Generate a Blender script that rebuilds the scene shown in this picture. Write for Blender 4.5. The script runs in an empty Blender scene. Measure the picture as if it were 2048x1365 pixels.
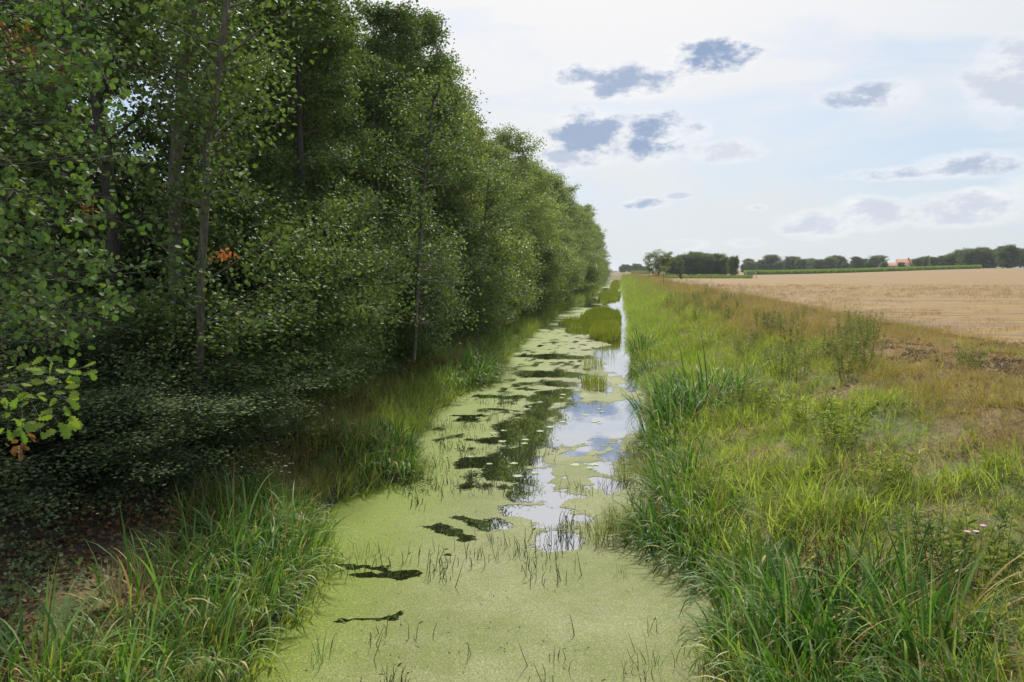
import bpy, math, random
import numpy as np
import bmesh
from mathutils import Vector, Matrix, Euler

S = bpy.context.scene
COL = S.collection
R = math.radians

# ------------------------------------------------------------------ camera
cam_d = bpy.data.cameras.new('camera')
cam = bpy.data.objects.new('camera', cam_d)
COL.objects.link(cam)
cam.location = (0, 0, 4.0)
cam.rotation_euler = (R(90 - 5.183), 0, R(7.887))
cam_d.sensor_width = 36.0
cam_d.lens = 36.0 * 1560 / 2048
cam_d.clip_start = 0.05
cam_d.clip_end = 6000
S.camera = cam

# ------------------------------------------------------------------ light
SUN_AZ, SUN_EL = -3.0, 44.0        # degrees from +Y towards +X ; elevation
sun_d = bpy.data.lights.new('sun', 'SUN')
sun_d.energy = 4.8
sun_d.angle = R(4)
sun_d.color = (1.0, 0.95, 0.86)
sun = bpy.data.objects.new('sun', sun_d)
COL.objects.link(sun)
sdir = Vector((math.sin(R(SUN_AZ)) * math.cos(R(SUN_EL)), math.cos(R(SUN_AZ)) * math.cos(R(SUN_EL)), math.sin(R(SUN_EL))))
sun.rotation_euler = sdir.to_track_quat('Z', 'Y').to_euler()
sun.location = (0, 0, 30)

S.view_settings.view_transform = 'Standard'
S.view_settings.look = 'None'
S.view_settings.exposure = 0.0
S.view_settings.gamma = 1.0
S.view_settings.use_curve_mapping = False
S.cycles.max_bounces = 8
S.cycles.transparent_max_bounces = 12
S.cycles.use_denoising = True
S.cycles.denoising_prefilter = 'ACCURATE'
S.cycles.volume_bounces = 0
S.cycles.sample_clamp_indirect = 4.0


class NT:
    """tiny helper to write node trees"""
    def __init__(s, tree):
        s.t = tree; s.n = tree.nodes; s.l = tree.links

    def new(s, typ, **kw):
        n = s.n.new(typ)
        for k, v in kw.items():
            if k.startswith('i_'):
                n.inputs[k[2:].replace('_', ' ')].default_value = v
            else:
                setattr(n, k, v)
        return n

    def set(s, inp, v):
        if hasattr(v, 'is_output') or isinstance(v, bpy.types.NodeSocket):
            s.l.new(v, inp)
        else:
            inp.default_value = v

    def m(s, op, a, b=0.0, c=None, clamp=False):
        n = s.n.new('ShaderNodeMath'); n.operation = op; n.use_clamp = clamp
        s.set(n.inputs[0], a); s.set(n.inputs[1], b)
        if c is not None:
            s.set(n.inputs[2], c)
        return n.outputs[0]

    def mix(s, f, a, b, blend='MIX'):
        n = s.n.new('ShaderNodeMix'); n.data_type = 'RGBA'; n.blend_type = blend
        s.set(n.inputs[0], f)
        for i, v in ((6, a), (7, b)):
            if isinstance(v, tuple) and len(v) == 3:
                v = v + (1,)
            s.set(n.inputs[i], v)
        return n.outputs[2]

    def ss(s, v, lo, hi, a=0.0, b=1.0):
        n = s.n.new('ShaderNodeMapRange'); n.interpolation_type = 'SMOOTHSTEP'
        s.set(n.inputs[0], v); s.set(n.inputs[1], lo); s.set(n.inputs[2], hi)
        s.set(n.inputs[3], a); s.set(n.inputs[4], b)
        return n.outputs[0]

    def noise(s, vec, scale, detail=4, rough=0.55, dim='3D', dist=0.0):
        n = s.n.new('ShaderNodeTexNoise'); n.noise_dimensions = dim
        if vec is not None:
            s.l.new(vec, n.inputs['Vector'])
        n.inputs['Scale'].default_value = scale
        n.inputs['Detail'].default_value = detail
        n.inputs['Roughness'].default_value = rough
        n.inputs['Distortion'].default_value = dist
        return n.outputs[0]

    def comb(s, x, y, z):
        n = s.n.new('ShaderNodeCombineXYZ')
        for i, v in enumerate((x, y, z)):
            s.set(n.inputs[i], v)
        return n.outputs[0]


# ------------------------------------------------------------------ sky
world = bpy.data.worlds.new('World')
S.world = world
world.use_nodes = True
W = NT(world.node_tree)
W.n.clear()
out = W.new('ShaderNodeOutputWorld')
bg = W.new('ShaderNodeBackground')
bg.inputs[1].default_value = 0.12
W.l.new(bg.outputs[0], out.inputs[0])
sky = W.new('ShaderNodeTexSky')
sky.sky_type = 'NISHITA'
sky.sun_disc = False
sky.sun_elevation = R(SUN_EL)
sky.sun_rotation = R(SUN_AZ)
sky.air_density = 1.0
sky.dust_density = 1.5
tc = W.new('ShaderNodeTexCoord')
sep = W.new('ShaderNodeSeparateXYZ')
W.l.new(tc.outputs['Generated'], sep.inputs[0])
dx, dy, dz = sep.outputs
az = W.m('ARCTAN2', dx, dy)
el = W.m('ARCSINE', W.m('MAXIMUM', W.m('MINIMUM', dz, 1.0), -1.0))
elp = W.m('MAXIMUM', el, 0.0)
dot = W.new('ShaderNodeVectorMath', operation='DOT_PRODUCT')
W.l.new(tc.outputs['Generated'], dot.inputs[0])
dot.inputs[1].default_value = sdir
sunang = W.m('ARCCOSINE', W.m('MINIMUM', dot.outputs['Value'], 1.0))
K = 1 / 0.12
# thin high veil in long streaks; whiter round the sun and towards the horizon
stv = W.comb(W.m('MULTIPLY', az, 2.2), W.m('MULTIPLY', el, 9.0), W.m('MULTIPLY', az, 0.7))
streak = W.noise(stv, 1.3, 5, 0.55, dist=0.4)
veil = W.m('ADD', W.ss(streak, 0.36, 0.66, 0.22, 0.88), W.ss(sunang, 0.3, 0.85, 0.75, 0.0), clamp=True)
veil = W.m('MAXIMUM', veil, W.ss(elp, 0.0, 0.22, 0.80, 0.0))
veil = W.m('MINIMUM', veil, 0.97)
glow = W.ss(sunang, 0.05, 1.15, 1.0, 0.0)
vcol = W.mix(glow, (0.61 * K, 0.72 * K, 0.82 * K), (1.10 * K, 1.03 * K, 0.99 * K))
vcol = W.mix(W.ss(elp, 0.02, 0.20, 0.6, 0.0), vcol, (0.78 * K, 0.81 * K, 0.80 * K))
blue = W.mix(0.62, sky.outputs[0], (0.38 * K, 0.58 * K, 0.84 * K))
base = W.mix(veil, blue, vcol)


def px_dir(px, py):
    p = R(5.183); yw = R(7.887)
    a = (px - 1024) / 1560; b = -(py - 682.5) / 1560
    cy, sy, cp, sp = math.cos(yw), math.sin(yw), math.cos(p), math.sin(p)
    v = Vector((-sy * cp - sy * sp * b + a * cy, cy * cp + cy * sp * b + a * sy, -sp + cp * b)).normalized()
    return math.atan2(v.x, v.y), math.asin(v.z)


def bearing(px):
    return math.tan(px_dir(px, 541)[0])


# small clouds, given as azimuth and elevation of their centres: (az, el, half-width, half-height, darkness, opacity)
CL = []
for px, py, rx, ry, dk, op in [
        (1424, 112, 80, 30, 1, 1), (1375, 98, 26, 16, .9, .9), (1262, 166, 92, 32, .9, .95), (1148, 152, 40, 22, .9, .9),
        (1185, 272, 80, 46, .9, 1), (1303, 276, 68, 44, .95, 1), (1155, 316, 80, 20, .7, .9), (1392, 262, 34, 17, .7, .85),
        (1450, 304, 66, 20, .5, .7), (1735, 190, 80, 22, .8, .9), (1860, 344, 125, 14, .7, .9), (1945, 328, 86, 22, .75, .95),
        (1085, 353, 46, 20, .85, .95), (1098, 383, 24, 9, .7, .8), (1292, 408, 42, 12, .85, .9), (1357, 392, 28, 7, .6, .7),
        (1515, 415, 22, 6, .5, .7), (1640, 450, 72, 26, .5, .9), (1742, 428, 62, 30, .5, .9), (1725, 410, 36, 16, .1, .9), (1918, 420, 105, 28, .5, .9), (1960, 398, 60, 18, .15, .9),
        (2046, 160, 80, 60, .55, .8), (1378, 490, 40, 10, .3, .6), (1490, 487, 34, 8, .3, .6), (2060, 380, 50, 26, .3, .8)]:
    a, e = px_dir(px, py)
    CL.append((a, e, rx / 1560, ry / 1560, dk, op))
cv = W.comb(W.m('MULTIPLY', az, 1.0), W.m('MULTIPLY', el, 1.9), 0.3)
cn = W.noise(cv, 24, 8, 0.66)
cn2 = W.noise(cv, 9, 2, 0.5)
warp = W.m('ADD', W.m('MULTIPLY', W.m('SUBTRACT', cn, 0.5), 3.4), W.m('MULTIPLY', W.m('SUBTRACT', cn2, 0.5), 0.9))
dark = None
dens = None
for a, e, wa, we, dk, op in CL:
    u = W.m('DIVIDE', W.m('SUBTRACT', az, a), wa)
    v = W.m('DIVIDE', W.m('SUBTRACT', el, e), we)
    r2 = W.m('ADD', W.m('MULTIPLY', u, u), W.m('MULTIPLY', v, v))
    k = W.m('ADD', W.m('SUBTRACT', 1.55, r2), warp)
    d = W.ss(k, -0.25, 1.6, 0.0, op)
    dd = W.m('MULTIPLY', W.ss(W.m('ADD', k, W.m('MULTIPLY', W.m('SUBTRACT', cn, 0.5), 2.5)), 0.1, 1.7, 0.0, 1.0), dk)
    dens = d if dens is None else W.m('MAXIMUM', dens, d)
    dark = dd if dark is None else W.m('MAXIMUM', dark, dd)
# the same kind of broken cloud over the rest of the sky, outside these bearings
oth = W.noise(W.comb(W.m('MULTIPLY', az, 1.0), W.m('MULTIPLY', el, 2.6), 4.7), 4.0, 6, 0.6)
mask = W.m('MAXIMUM', W.ss(W.m('ABSOLUTE', W.m('SUBTRACT', az, -0.02)), 0.62, 0.75), W.ss(el, 0.40, 0.50))
od = W.m('MULTIPLY', W.ss(oth, 0.56, 0.64, 0, 0.9), mask)
dens = W.m('MAXIMUM', dens, od)
dark = W.m('MAXIMUM', dark, W.m('MULTIPLY', W.m('MULTIPLY', W.ss(oth, 0.57, 0.72), W.ss(sunang, 0.7, 1.6, 0.7, 0.1)), mask))
ccol = W.mix(dark, W.mix(W.ss(sunang, 0.8, 1.8), (1.0 * K, 1.0 * K, 1.0 * K), (1.25 * K, 1.22 * K, 1.18 * K)), (0.31 * K, 0.41 * K, 0.60 * K))
base = W.mix(dens, base, ccol)
W.l.new(base, bg.inputs[0])

# ------------------------------------------------------------------ numpy helpers
rng = np.random.default_rng(7)


def vnoise(x, y, scale, seed=0, octaves=3):
    x = np.asarray(x, float) / scale; y = np.asarray(y, float) / scale
    tot = np.zeros(np.broadcast(x, y).shape); amp = 1.0; s = 0.0
    for o in range(octaves):
        xi = np.floor(x).astype(np.int64); yi = np.floor(y).astype(np.int64)
        fx = x - xi; fy = y - yi
        fx = fx * fx * (3 - 2 * fx); fy = fy * fy * (3 - 2 * fy)

        def h(a, b):
            n = (a * 374761393 + b * 668265263 + (seed + o * 17) * 974634777) & 0xFFFFFFFF
            n = ((n ^ (n >> 13)) * 1274126177) & 0xFFFFFFFF
            return ((n ^ (n >> 16)) & 0xFFFF) / 65535.0
        v = (h(xi, yi) * (1 - fx) + h(xi + 1, yi) * fx) * (1 - fy) + (h(xi, yi + 1) * (1 - fx) + h(xi + 1, yi + 1) * fx) * fy
        tot += v * amp; s += amp; amp *= 0.5; x = x * 2.03 + 5.1; y = y * 2.03 + 1.7
    return tot / s


def sst(x, a, b):
    t = np.clip((x - a) / (b - a), 0, 1)
    return t * t * (3 - 2 * t)


def mesh_np(name, V, faces, mats, midx=None, smooth=False):
    """faces: list of (n,k) int arrays"""
    me = bpy.data.meshes.new(name)
    V = np.asarray(V, np.float32).reshape(-1, 3)
    me.vertices.add(len(V)); me.vertices.foreach_set('co', V.ravel())
    fl = [np.asarray(f, np.int32) for f in faces if len(f)]
    nl = sum(f.size for f in fl); nf = sum(len(f) for f in fl)
    me.loops.add(nl); me.polygons.add(nf)
    me.loops.foreach_set('vertex_index', np.concatenate([f.ravel() for f in fl]))
    tot = np.concatenate([np.full(len(f), f.shape[1], np.int32) for f in fl])
    st = np.concatenate([[0], np.cumsum(tot)[:-1]]).astype(np.int32)
    me.polygons.foreach_set('loop_start', st)
    me.polygons.foreach_set('loop_total', tot)
    for m in (mats if isinstance(mats, (list, tuple)) else [mats]):
        me.materials.append(m)
    if midx is not None:
        me.polygons.foreach_set('material_index', np.asarray(midx, np.int32))
    if smooth:
        me.polygons.foreach_set('use_smooth', np.ones(nf, bool))
    me.update(calc_edges=True)
    return me


class G:
    """collects triangles/quads from many small pieces"""
    def __init__(s):
        s.v = []; s.f3 = []; s.f4 = []; s.m3 = []; s.m4 = []; s.n = 0

    def add(s, V, F, m=0):
        V = np.asarray(V, float).reshape(-1, 3); F = np.asarray(F, int)
        if not len(F):
            return
        s.v.append(V)
        if F.shape[1] == 3:
            s.f3.append(F + s.n); s.m3.append(np.full(len(F), m))
        else:
            s.f4.append(F + s.n); s.m4.append(np.full(len(F), m))
        s.n += len(V)

    def mesh(s, name, mats, smooth=False):
        fs = []; mi = []
        if s.f3:
            fs.append(np.concatenate(s.f3)); mi.append(np.concatenate(s.m3))
        if s.f4:
            fs.append(np.concatenate(s.f4)); mi.append(np.concatenate(s.m4))
        return mesh_np(name, np.concatenate(s.v), fs, mats, np.concatenate(mi), smooth)


def nrm(a):
    return a / np.maximum(np.linalg.norm(a, axis=-1, keepdims=True), 1e-9)


def tube(P, rad, k=6):
    P = np.asarray(P, float); n = len(P); rad = np.asarray(rad, float)
    T = nrm(np.gradient(P, axis=0))
    ref = np.array([1., 0, 0]) if abs(T[:, 0]).mean() < 0.8 else np.array([0, 1., 0])
    A = nrm(np.cross(T, ref)); B = np.cross(T, A)
    th = np.arange(k) * 2 * np.pi / k
    V = P[:, None] + rad[:, None, None] * (np.cos(th)[None, :, None] * A[:, None] + np.sin(th)[None, :, None] * B[:, None])
    i = np.arange(n - 1)[:, None] * k; j = np.arange(k)[None]
    F = np.stack([i + j, i + (j + 1) % k, i + k + (j + 1) % k, i + k + j], -1).reshape(-1, 4)
    return V.reshape(-1, 3), F


def leaves(P, size, rs, up=0.8, droop=0.4, aspect=0.62, outward=None):
    """folded leaf, 2 quads each (6 vertices): base, 2 left, tip, 2 right"""
    n = len(P)
    ax = rs.normal(size=(n, 3)); ax[:, 2] = ax[:, 2] * 0.5 - droop
    if outward is not None:
        ax += outward
    ax = nrm(ax)
    nr = rs.normal(size=(n, 3)); nr[:, 2] += up * 2.0
    nr = nrm(nr - ax * (nr * ax).sum(1, keepdims=True))
    sd = np.cross(ax, nr)
    L = (size * rs.uniform(0.65, 1.25, n))[:, None]
    Wd = L * aspect * 0.5
    fold = 0.22 * Wd
    b = P; t = P + ax * L - nr * L * 0.10
    l1 = P + ax * L * 0.30 + sd * Wd * 0.95 + nr * fold
    l2 = P + ax * L * 0.72 + sd * Wd * 0.75 + nr * fold
    r1 = P + ax * L * 0.30 - sd * Wd * 0.95 + nr * fold
    r2 = P + ax * L * 0.72 - sd * Wd * 0.75 + nr * fold
    V = np.stack([b, l1, l2, t, r2, r1], 1).reshape(-1, 3)
    i = (np.arange(n) * 6)[:, None]
    F = np.concatenate([i + np.array([[0, 3, 2, 1]]), i + np.array([[0, 5, 4, 3]])])
    return V, F


def blades(P, az_, H, lean, width, rs, seg=5, droop=1.0, twist=0.6):
    """curved grass blades: ribbons rising from P, bending over towards az_"""
    n = len(P)
    t = np.linspace(0, 1, seg + 1)[None]
    H = np.asarray(H)[:, None]; lean = np.asarray(lean)[:, None]
    ang = lean * 0.35 + lean * droop * t ** 1.6          # angle from vertical along the blade
    ds = H / seg
    hz = np.concatenate([np.zeros((n, 1)), np.cumsum(np.sin(ang[:, :-1]) * ds, 1)], 1)
    vz = np.concatenate([np.zeros((n, 1)), np.cumsum(np.cos(ang[:, :-1]) * ds, 1)], 1)
    d = np.stack([np.cos(az_), np.sin(az_), 0 * az_], 1)
    C = P[:, None] + d[:, None] * hz[..., None]
    C[..., 2] += vz
    sa = az_ + np.pi / 2 + rs.uniform(-twist, twist, n)
    sd = np.stack([np.cos(sa), np.sin(sa), 0 * sa], 1)[:, None]
    w = np.asarray(width)[:, None] * np.minimum(1, (1 - t) * 2.2 + 0.02) * (0.6 + 0.4 * np.minimum(1, t * 4)) * 0.5
    Lf = C + sd * w[..., None]; Rt = C - sd * w[..., None]
    V = np.stack([Lf, Rt], 2).reshape(-1, 3)
    m = (seg + 1) * 2
    i = (np.arange(n) * m)[:, None, None]; k = (np.arange(seg) * 2)[None, :, None]
    F = (i + k + np.array([0, 1, 3, 2])[None, None]).reshape(-1, 4)
    return V, F


# ------------------------------------------------------------------ object helpers
def ob(name, me, parent=None, label=None, cat=None, group=None, kind=None, loc=None, rz=None, sc=None):
    o = bpy.data.objects.new(name, me)
    COL.objects.link(o)
    if parent is not None:
        o.parent = parent
    tag(o, label, cat, group, kind)
    if loc is not None:
        o.location = loc
    if rz is not None:
        o.rotation_euler = (0, 0, rz)
    if sc is not None:
        o.scale = (sc, sc, sc) if not hasattr(sc, '__len__') else sc
    return o


def tag(o, label=None, cat=None, group=None, kind=None):
    if label: o['label'] = label
    if cat: o['category'] = cat
    if group: o['group'] = group
    if kind: o['kind'] = kind


ORD = ['nearest', 'second', 'third', 'fourth', 'fifth', 'sixth', 'seventh', 'eighth', 'ninth', 'tenth', 'eleventh', 'twelfth',
       'thirteenth', 'fourteenth', 'fifteenth', 'sixteenth', 'seventeenth', 'eighteenth', 'nineteenth', 'twentieth',
       'twenty-first', 'twenty-second', 'twenty-third', 'twenty-fourth', 'twenty-fifth', 'twenty-sixth', 'twenty-seventh',
       'twenty-eighth', 'twenty-ninth', 'thirtieth', 'thirty-first', 'thirty-second', 'thirty-third', 'thirty-fourth',
       'thirty-fifth', 'thirty-sixth', 'thirty-seventh', 'thirty-eighth', 'thirty-ninth', 'fortieth'] 


TENS = ['', '', 'twenty', 'thirty', 'forty', 'fifty', 'sixty', 'seventy', 'eighty', 'ninety']


def ordn(i):
    if i < 40: return ORD[i]
    n = i + 1; a, b = divmod(n, 10)
    if b == 0: return TENS[a][:-1] + 'ieth'
    return TENS[a] + '-' + ['', 'first', 'second', 'third', 'fourth', 'fifth', 'sixth', 'seventh', 'eighth', 'ninth'][b]


# ------------------------------------------------------------------ materials
def mat(name):
    m = bpy.data.materials.new(name); m.use_nodes = True
    t = NT(m.node_tree); t.n.clear()
    o = t.new('ShaderNodeOutputMaterial')
    return m, t, o


def leaf_mat(name, cols, trans=0.35, rough=0.5, spec=0.35, patch=3.0, tcol=(1.0, 1.25, 0.45), dry=None, attr=False, dim=None):
    """cols: list of base colours a leaf or blade may take; random per leaf, drifting with place"""
    m, t, o = mat(name)
    geo = t.new('ShaderNodeNewGeometry')
    oi = t.new('ShaderNodeObjectInfo')
    nz = t.noise(geo.outputs['Position'], 1 / patch, 3, 0.6)
    f = t.m('ADD', t.m('MULTIPLY', geo.outputs['Random Per Island'], 0.80), t.m('ADD', t.m('MULTIPLY', nz, 0.75), t.m('MULTIPLY', oi.outputs['Random'], 0.25)))
    f = t.m('SUBTRACT', f, 0.38, clamp=True)
    cr = t.new('ShaderNodeValToRGB')
    while len(cr.color_ramp.elements) < len(cols):
        cr.color_ramp.elements.new(0.5)
    for i, c in enumerate(cols):
        cr.color_ramp.elements[i].position = i / (len(cols) - 1)
        cr.color_ramp.elements[i].color = c + (1,)
    t.l.new(f, cr.inputs[0])
    c = cr.outputs[0]
    if attr:
        at = t.new('ShaderNodeAttribute', attribute_type='INSTANCER', attribute_name='dry')
        rr = t.m('ADD', at.outputs['Fac'], t.m('MULTIPLY', t.m('SUBTRACT', geo.outputs['Random Per Island'], 0.5), 0.55))
        c = t.mix(t.ss(rr, 0.35, 0.65), c, dry)
        av = t.new('ShaderNodeAttribute', attribute_type='INSTANCER', attribute_name='lush')
        c = t.mix(av.outputs['Fac'], c, (0.31, 0.40, 0.06))
    pr = t.new('ShaderNodeBsdfPrincipled')
    t.l.new(c, pr.inputs['Base Color'])
    pr.inputs['Roughness'].default_value = rough
    pr.inputs['Specular IOR Level'].default_value = spec
    tr = t.new('ShaderNodeBsdfTranslucent')
    t.l.new(t.mix(1.0, c, tcol, 'MULTIPLY'), tr.inputs[0])
    mx = t.new('ShaderNodeMixShader'); mx.inputs[0].default_value = trans
    t.l.new(pr.outputs[0], mx.inputs[1]); t.l.new(tr.outputs[0], mx.inputs[2])
    t.l.new(mx.outputs[0], o.inputs[0])
    return m


def plain(name, c1, c2, scale=6, rough=0.85, bump=0.3, stretch=(1, 1, 1), detail=5, bdist=0.02):
    m, t, o = mat(name)
    tcn = t.new('ShaderNodeTexCoord')
    mp = t.new('ShaderNodeMapping'); mp.inputs['Scale'].default_value = stretch
    t.l.new(tcn.outputs['Object'], mp.inputs[0])
    nz = t.noise(mp.outputs[0], scale, detail, 0.65)
    c = t.mix(t.ss(nz, 0.3, 0.7), c1, c2)
    pr = t.new('ShaderNodeBsdfPrincipled')
    t.l.new(c, pr.inputs['Base Color']); pr.inputs['Roughness'].default_value = rough
    bp = t.new('ShaderNodeBump'); bp.inputs['Strength'].default_value = bump; bp.inputs['Distance'].default_value = bdist
    t.l.new(nz, bp.inputs['Height']); t.l.new(bp.outputs[0], pr.inputs['Normal'])
    t.l.new(pr.outputs[0], o.inputs[0])
    return m


M = {}
M['bark'] = plain('bark', (0.05, 0.042, 0.032), (0.12, 0.10, 0.08), 5, 0.9, 0.6, (6, 6, 1.2))
M['bark_pale'] = plain('pale_bark', (0.06, 0.05, 0.033), (0.17, 0.145, 0.10), 4, 0.9, 0.5, (5, 5, 1.5))
M['twig'] = plain('dead_twig', (0.15, 0.13, 0.09), (0.28, 0.25, 0.18), 5)
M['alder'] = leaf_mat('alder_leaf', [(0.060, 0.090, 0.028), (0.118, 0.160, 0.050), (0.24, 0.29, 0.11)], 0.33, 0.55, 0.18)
M['alder_far'] = leaf_mat('sunlit_colour_alder_leaf', [(0.12, 0.150, 0.045), (0.21, 0.235, 0.075), (0.33, 0.35, 0.13)], 0.40, 0.5, 0.4, 5)  # brighter copy of the alder colours; stronger daylight is put into them
M['willow'] = leaf_mat('willow_leaf', [(0.19, 0.22, 0.07), (0.27, 0.31, 0.10), (0.34, 0.37, 0.14)], 0.4, 0.55, 0.35, 5)
M['thorn'] = leaf_mat('thorn_leaf', [(0.07, 0.095, 0.038), (0.14, 0.175, 0.075), (0.30, 0.34, 0.17)], 0.28, 0.65, 0.1, 1.2)
M['aspen'] = leaf_mat('aspen_leaf', [(0.065, 0.115, 0.035), (0.11, 0.17, 0.05), (0.19, 0.25, 0.07)], 0.32, 0.6, 0.15, 0.8)
M['oak'] = leaf_mat('oak_leaf', [(0.07, 0.15, 0.03), (0.17, 0.24, 0.05), (0.30, 0.30, 0.06)], 0.4, 0.7, 0.06, 0.2)
M['rust'] = leaf_mat('rust_leaf', [(0.12, 0.055, 0.018), (0.20, 0.10, 0.03), (0.28, 0.16, 0.05)], 0.35, 0.6, 0.2, 0.3, (1, .9, .6))
M['orange'] = leaf_mat('orange_leaf', [(0.50, 0.15, 0.05), (0.62, 0.22, 0.08)], 0.4, 0.6, 0.2, 0.3, (1, .9, .6))
M['litter'] = leaf_mat('fallen_leaf', [(0.08, 0.045, 0.02), (0.16, 0.09, 0.035), (0.26, 0.15, 0.06)], 0.1, 0.7, 0.2, 0.5, (1, .9, .6))
M['distant'] = leaf_mat('distant_foliage', [(0.11, 0.145, 0.055), (0.15, 0.185, 0.07), (0.20, 0.225, 0.085)], 0.3, 0.7, 0.2, 8)
M['reed'] = leaf_mat('reed_leaf', [(0.035, 0.09, 0.018), (0.10, 0.20, 0.035), (0.34, 0.43, 0.15)], 0.38, 0.5, 0.2, 1.5)
M['sedge'] = leaf_mat('sedge_leaf', [(0.12, 0.14, 0.022), (0.23, 0.245, 0.035), (0.38, 0.34, 0.07)], 0.35, 0.5, 0.3, 2)
M['grass'] = leaf_mat('bank_grass', [(0.12, 0.16, 0.028), (0.28, 0.32, 0.055), (0.55, 0.54, 0.20)], 0.45, 0.5, 0.3, 1.2, (1, 1.2, .45), (0.40, 0.29, 0.135), True)
M['straw'] = leaf_mat('straw', [(0.28, 0.185, 0.055), (0.44, 0.30, 0.095), (0.62, 0.47, 0.20)], 0.2, 0.6, 0.3, 1.5, (1, .95, .7))
M['stem'] = leaf_mat('water_stem', [(0.05, 0.055, 0.02), (0.09, 0.11, 0.03), (0.15, 0.16, 0.05)], 0.2, 0.5, 0.3, 0.6)
M['herb'] = leaf_mat('herb_leaf', [(0.12, 0.165, 0.04), (0.19, 0.22, 0.06), (0.27, 0.26, 0.10)], 0.45, 0.55, 0.3, 0.8)
M['seed'] = leaf_mat('seed_head', [(0.26, 0.18, 0.09), (0.40, 0.30, 0.15), (0.48, 0.38, 0.22)], 0.3, 0.7, 0.2, 0.8, (1, .95, .7))
M['dock'] = leaf_mat('dock_seed', [(0.12, 0.045, 0.02), (0.20, 0.08, 0.035)], 0.15, 0.7, 0.2, 0.8, (1, .9, .6))
M['maize'] = leaf_mat('maize_leaf', [(0.13, 0.19, 0.045), (0.20, 0.27, 0.06), (0.28, 0.31, 0.10)], 0.45, 0.5, 0.3, 8)
M['white_flower'] = plain('white_petal', (0.75, 0.75, 0.7), (0.8, 0.8, 0.76), 5, 0.7)
M['pink_flower'] = plain('pink_petal', (0.6, 0.22, 0.45), (0.7, 0.32, 0.55), 5, 0.7)
M['lily'] = leaf_mat('pad_leaf', [(0.15, 0.24, 0.06), (0.24, 0.34, 0.10)], 0.1, 0.4, 0.5, 0.6)
M['tile'] = plain('roof_tile', (0.30, 0.125, 0.07), (0.38, 0.17, 0.10), 1.5, 0.85, 0.4)
M['brick'] = plain('farm_brick', (0.30, 0.15, 0.10), (0.38, 0.20, 0.13), 1.2, 0.9, 0.3)
M['wood'] = plain('weathered_wood', (0.30, 0.27, 0.22), (0.45, 0.42, 0.36), 8, 0.85, 0.3, (5, 5, 1))
M['clod'] = plain('dark_clod', (0.09, 0.058, 0.032), (0.19, 0.125, 0.07), 20)
M['glass'] = plain('dark_window', (0.03, 0.035, 0.04), (0.05, 0.06, 0.07), 1, 0.2, 0)
M['metal'] = plain('galvanised_metal', (0.42, 0.43, 0.42), (0.5, 0.5, 0.5), 8, 0.5, 0.1)

# ------------------------------------------------------------------ land form
LEy = np.array([-40, 2, 6.8, 8.5, 10.4, 11.4, 12.8, 14.7, 17, 21, 23.5, 26, 28, 32, 41, 63, 79, 128, 180, 330])
LEx = np.array([-3.5, -3.5, -3.6, -3.7, -4.1, -4.8, -4.7, -3.9, -4.9, -5.1, -5.2, -4.9, -4.4, -4.9, -5.45, -5.6, -5.6, -4.5, -4.6, -4.6])
REy = np.array([-40, 4, 7.4, 9.7, 12.1, 13.4, 17.4, 21, 24.3, 35, 64, 107, 186, 330])
REx = np.array([0.8, 0.8, 0.9, 1.15, 0.6, 0.5, 0.75, 1.1, 0.9, 0.55, 0.75, 0.7, 0.6, 0.6])
FEy = np.array([-60, 10, 21, 25, 39, 60, 89, 133, 200, 330])
FEx = np.array([11, 10.6, 10.1, 10.0, 9.5, 9.6, 9.0, 8.4, 8.0, 8.0])


def Le(y): return np.interp(y, LEy, LEx) + 0.25 * (vnoise(y, 0 * y, 1.3, 3, 2) - 0.5)
def Re(y): return np.interp(y, REy, REx) + 0.25 * (vnoise(y, 0 * y, 1.3, 9, 2) - 0.5)
def Fe(y): return np.interp(y, FEy, FEx)


def ground_z(x, y):
    x = np.asarray(x, float); y = np.asarray(y, float)
    s = x - Re(y)
    zr = np.interp(s, [-1.2, -.3, 0, .4, 2.2, 4.6, 6.2, 8.5, 12], [-.6, -.35, -0.02, .3, 1.0, 1.66, 1.92, 2.0, 2.0])
    q = Le(y) - x
    zl = np.interp(q, [-1.2, -.3, 0, .4, 2, 4, 30], [-.6, -.35, -0.02, .22, .65, .95, 1.15])
    z = np.maximum(zr, zl)
    amp = np.clip(np.maximum(s, q) * 0.5, 0, 1)
    z = z + amp * (vnoise(x, y, 1.6, 5, 3) - 0.5) * 0.45 * np.where(x > Fe(y) - 0.5, 0.25, 1) 
    end = sst(y, 300, 330)
    z = z * (1 - end) + 2.0 * end
    z = z + 3.4 * sst(x, 45, 235) * sst(y, 60, 420)
    z = z + np.where(x < -30, 1.0 * sst(-x, 30, 120), 0)
    return z


def ground_mesh(name, xs_fn, ys, m):
    """xs_fn(y) -> array of x for that row"""
    rows = [xs_fn(y) for y in ys]
    X = np.array(rows); Y = np.repeat(np.array(ys)[:, None], X.shape[1], 1)
    Z = ground_z(X, Y)
    n, k = X.shape
    i = np.arange(n - 1)[:, None] * k; j = np.arange(k - 1)[None]
    F = np.stack([i + j, i + j + 1, i + k + j + 1, i + k + j], -1).reshape(-1, 4)
    return mesh_np(name, np.stack([X, Y, Z], -1), [F], m, None, True)


ys = np.concatenate([np.arange(-60, 2, 4.), np.arange(2, 40, 0.3), np.arange(40, 120, 1.2), np.arange(120, 340, 5), np.arange(340, 1000, 40), np.arange(1000, 5200, 300)])


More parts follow.
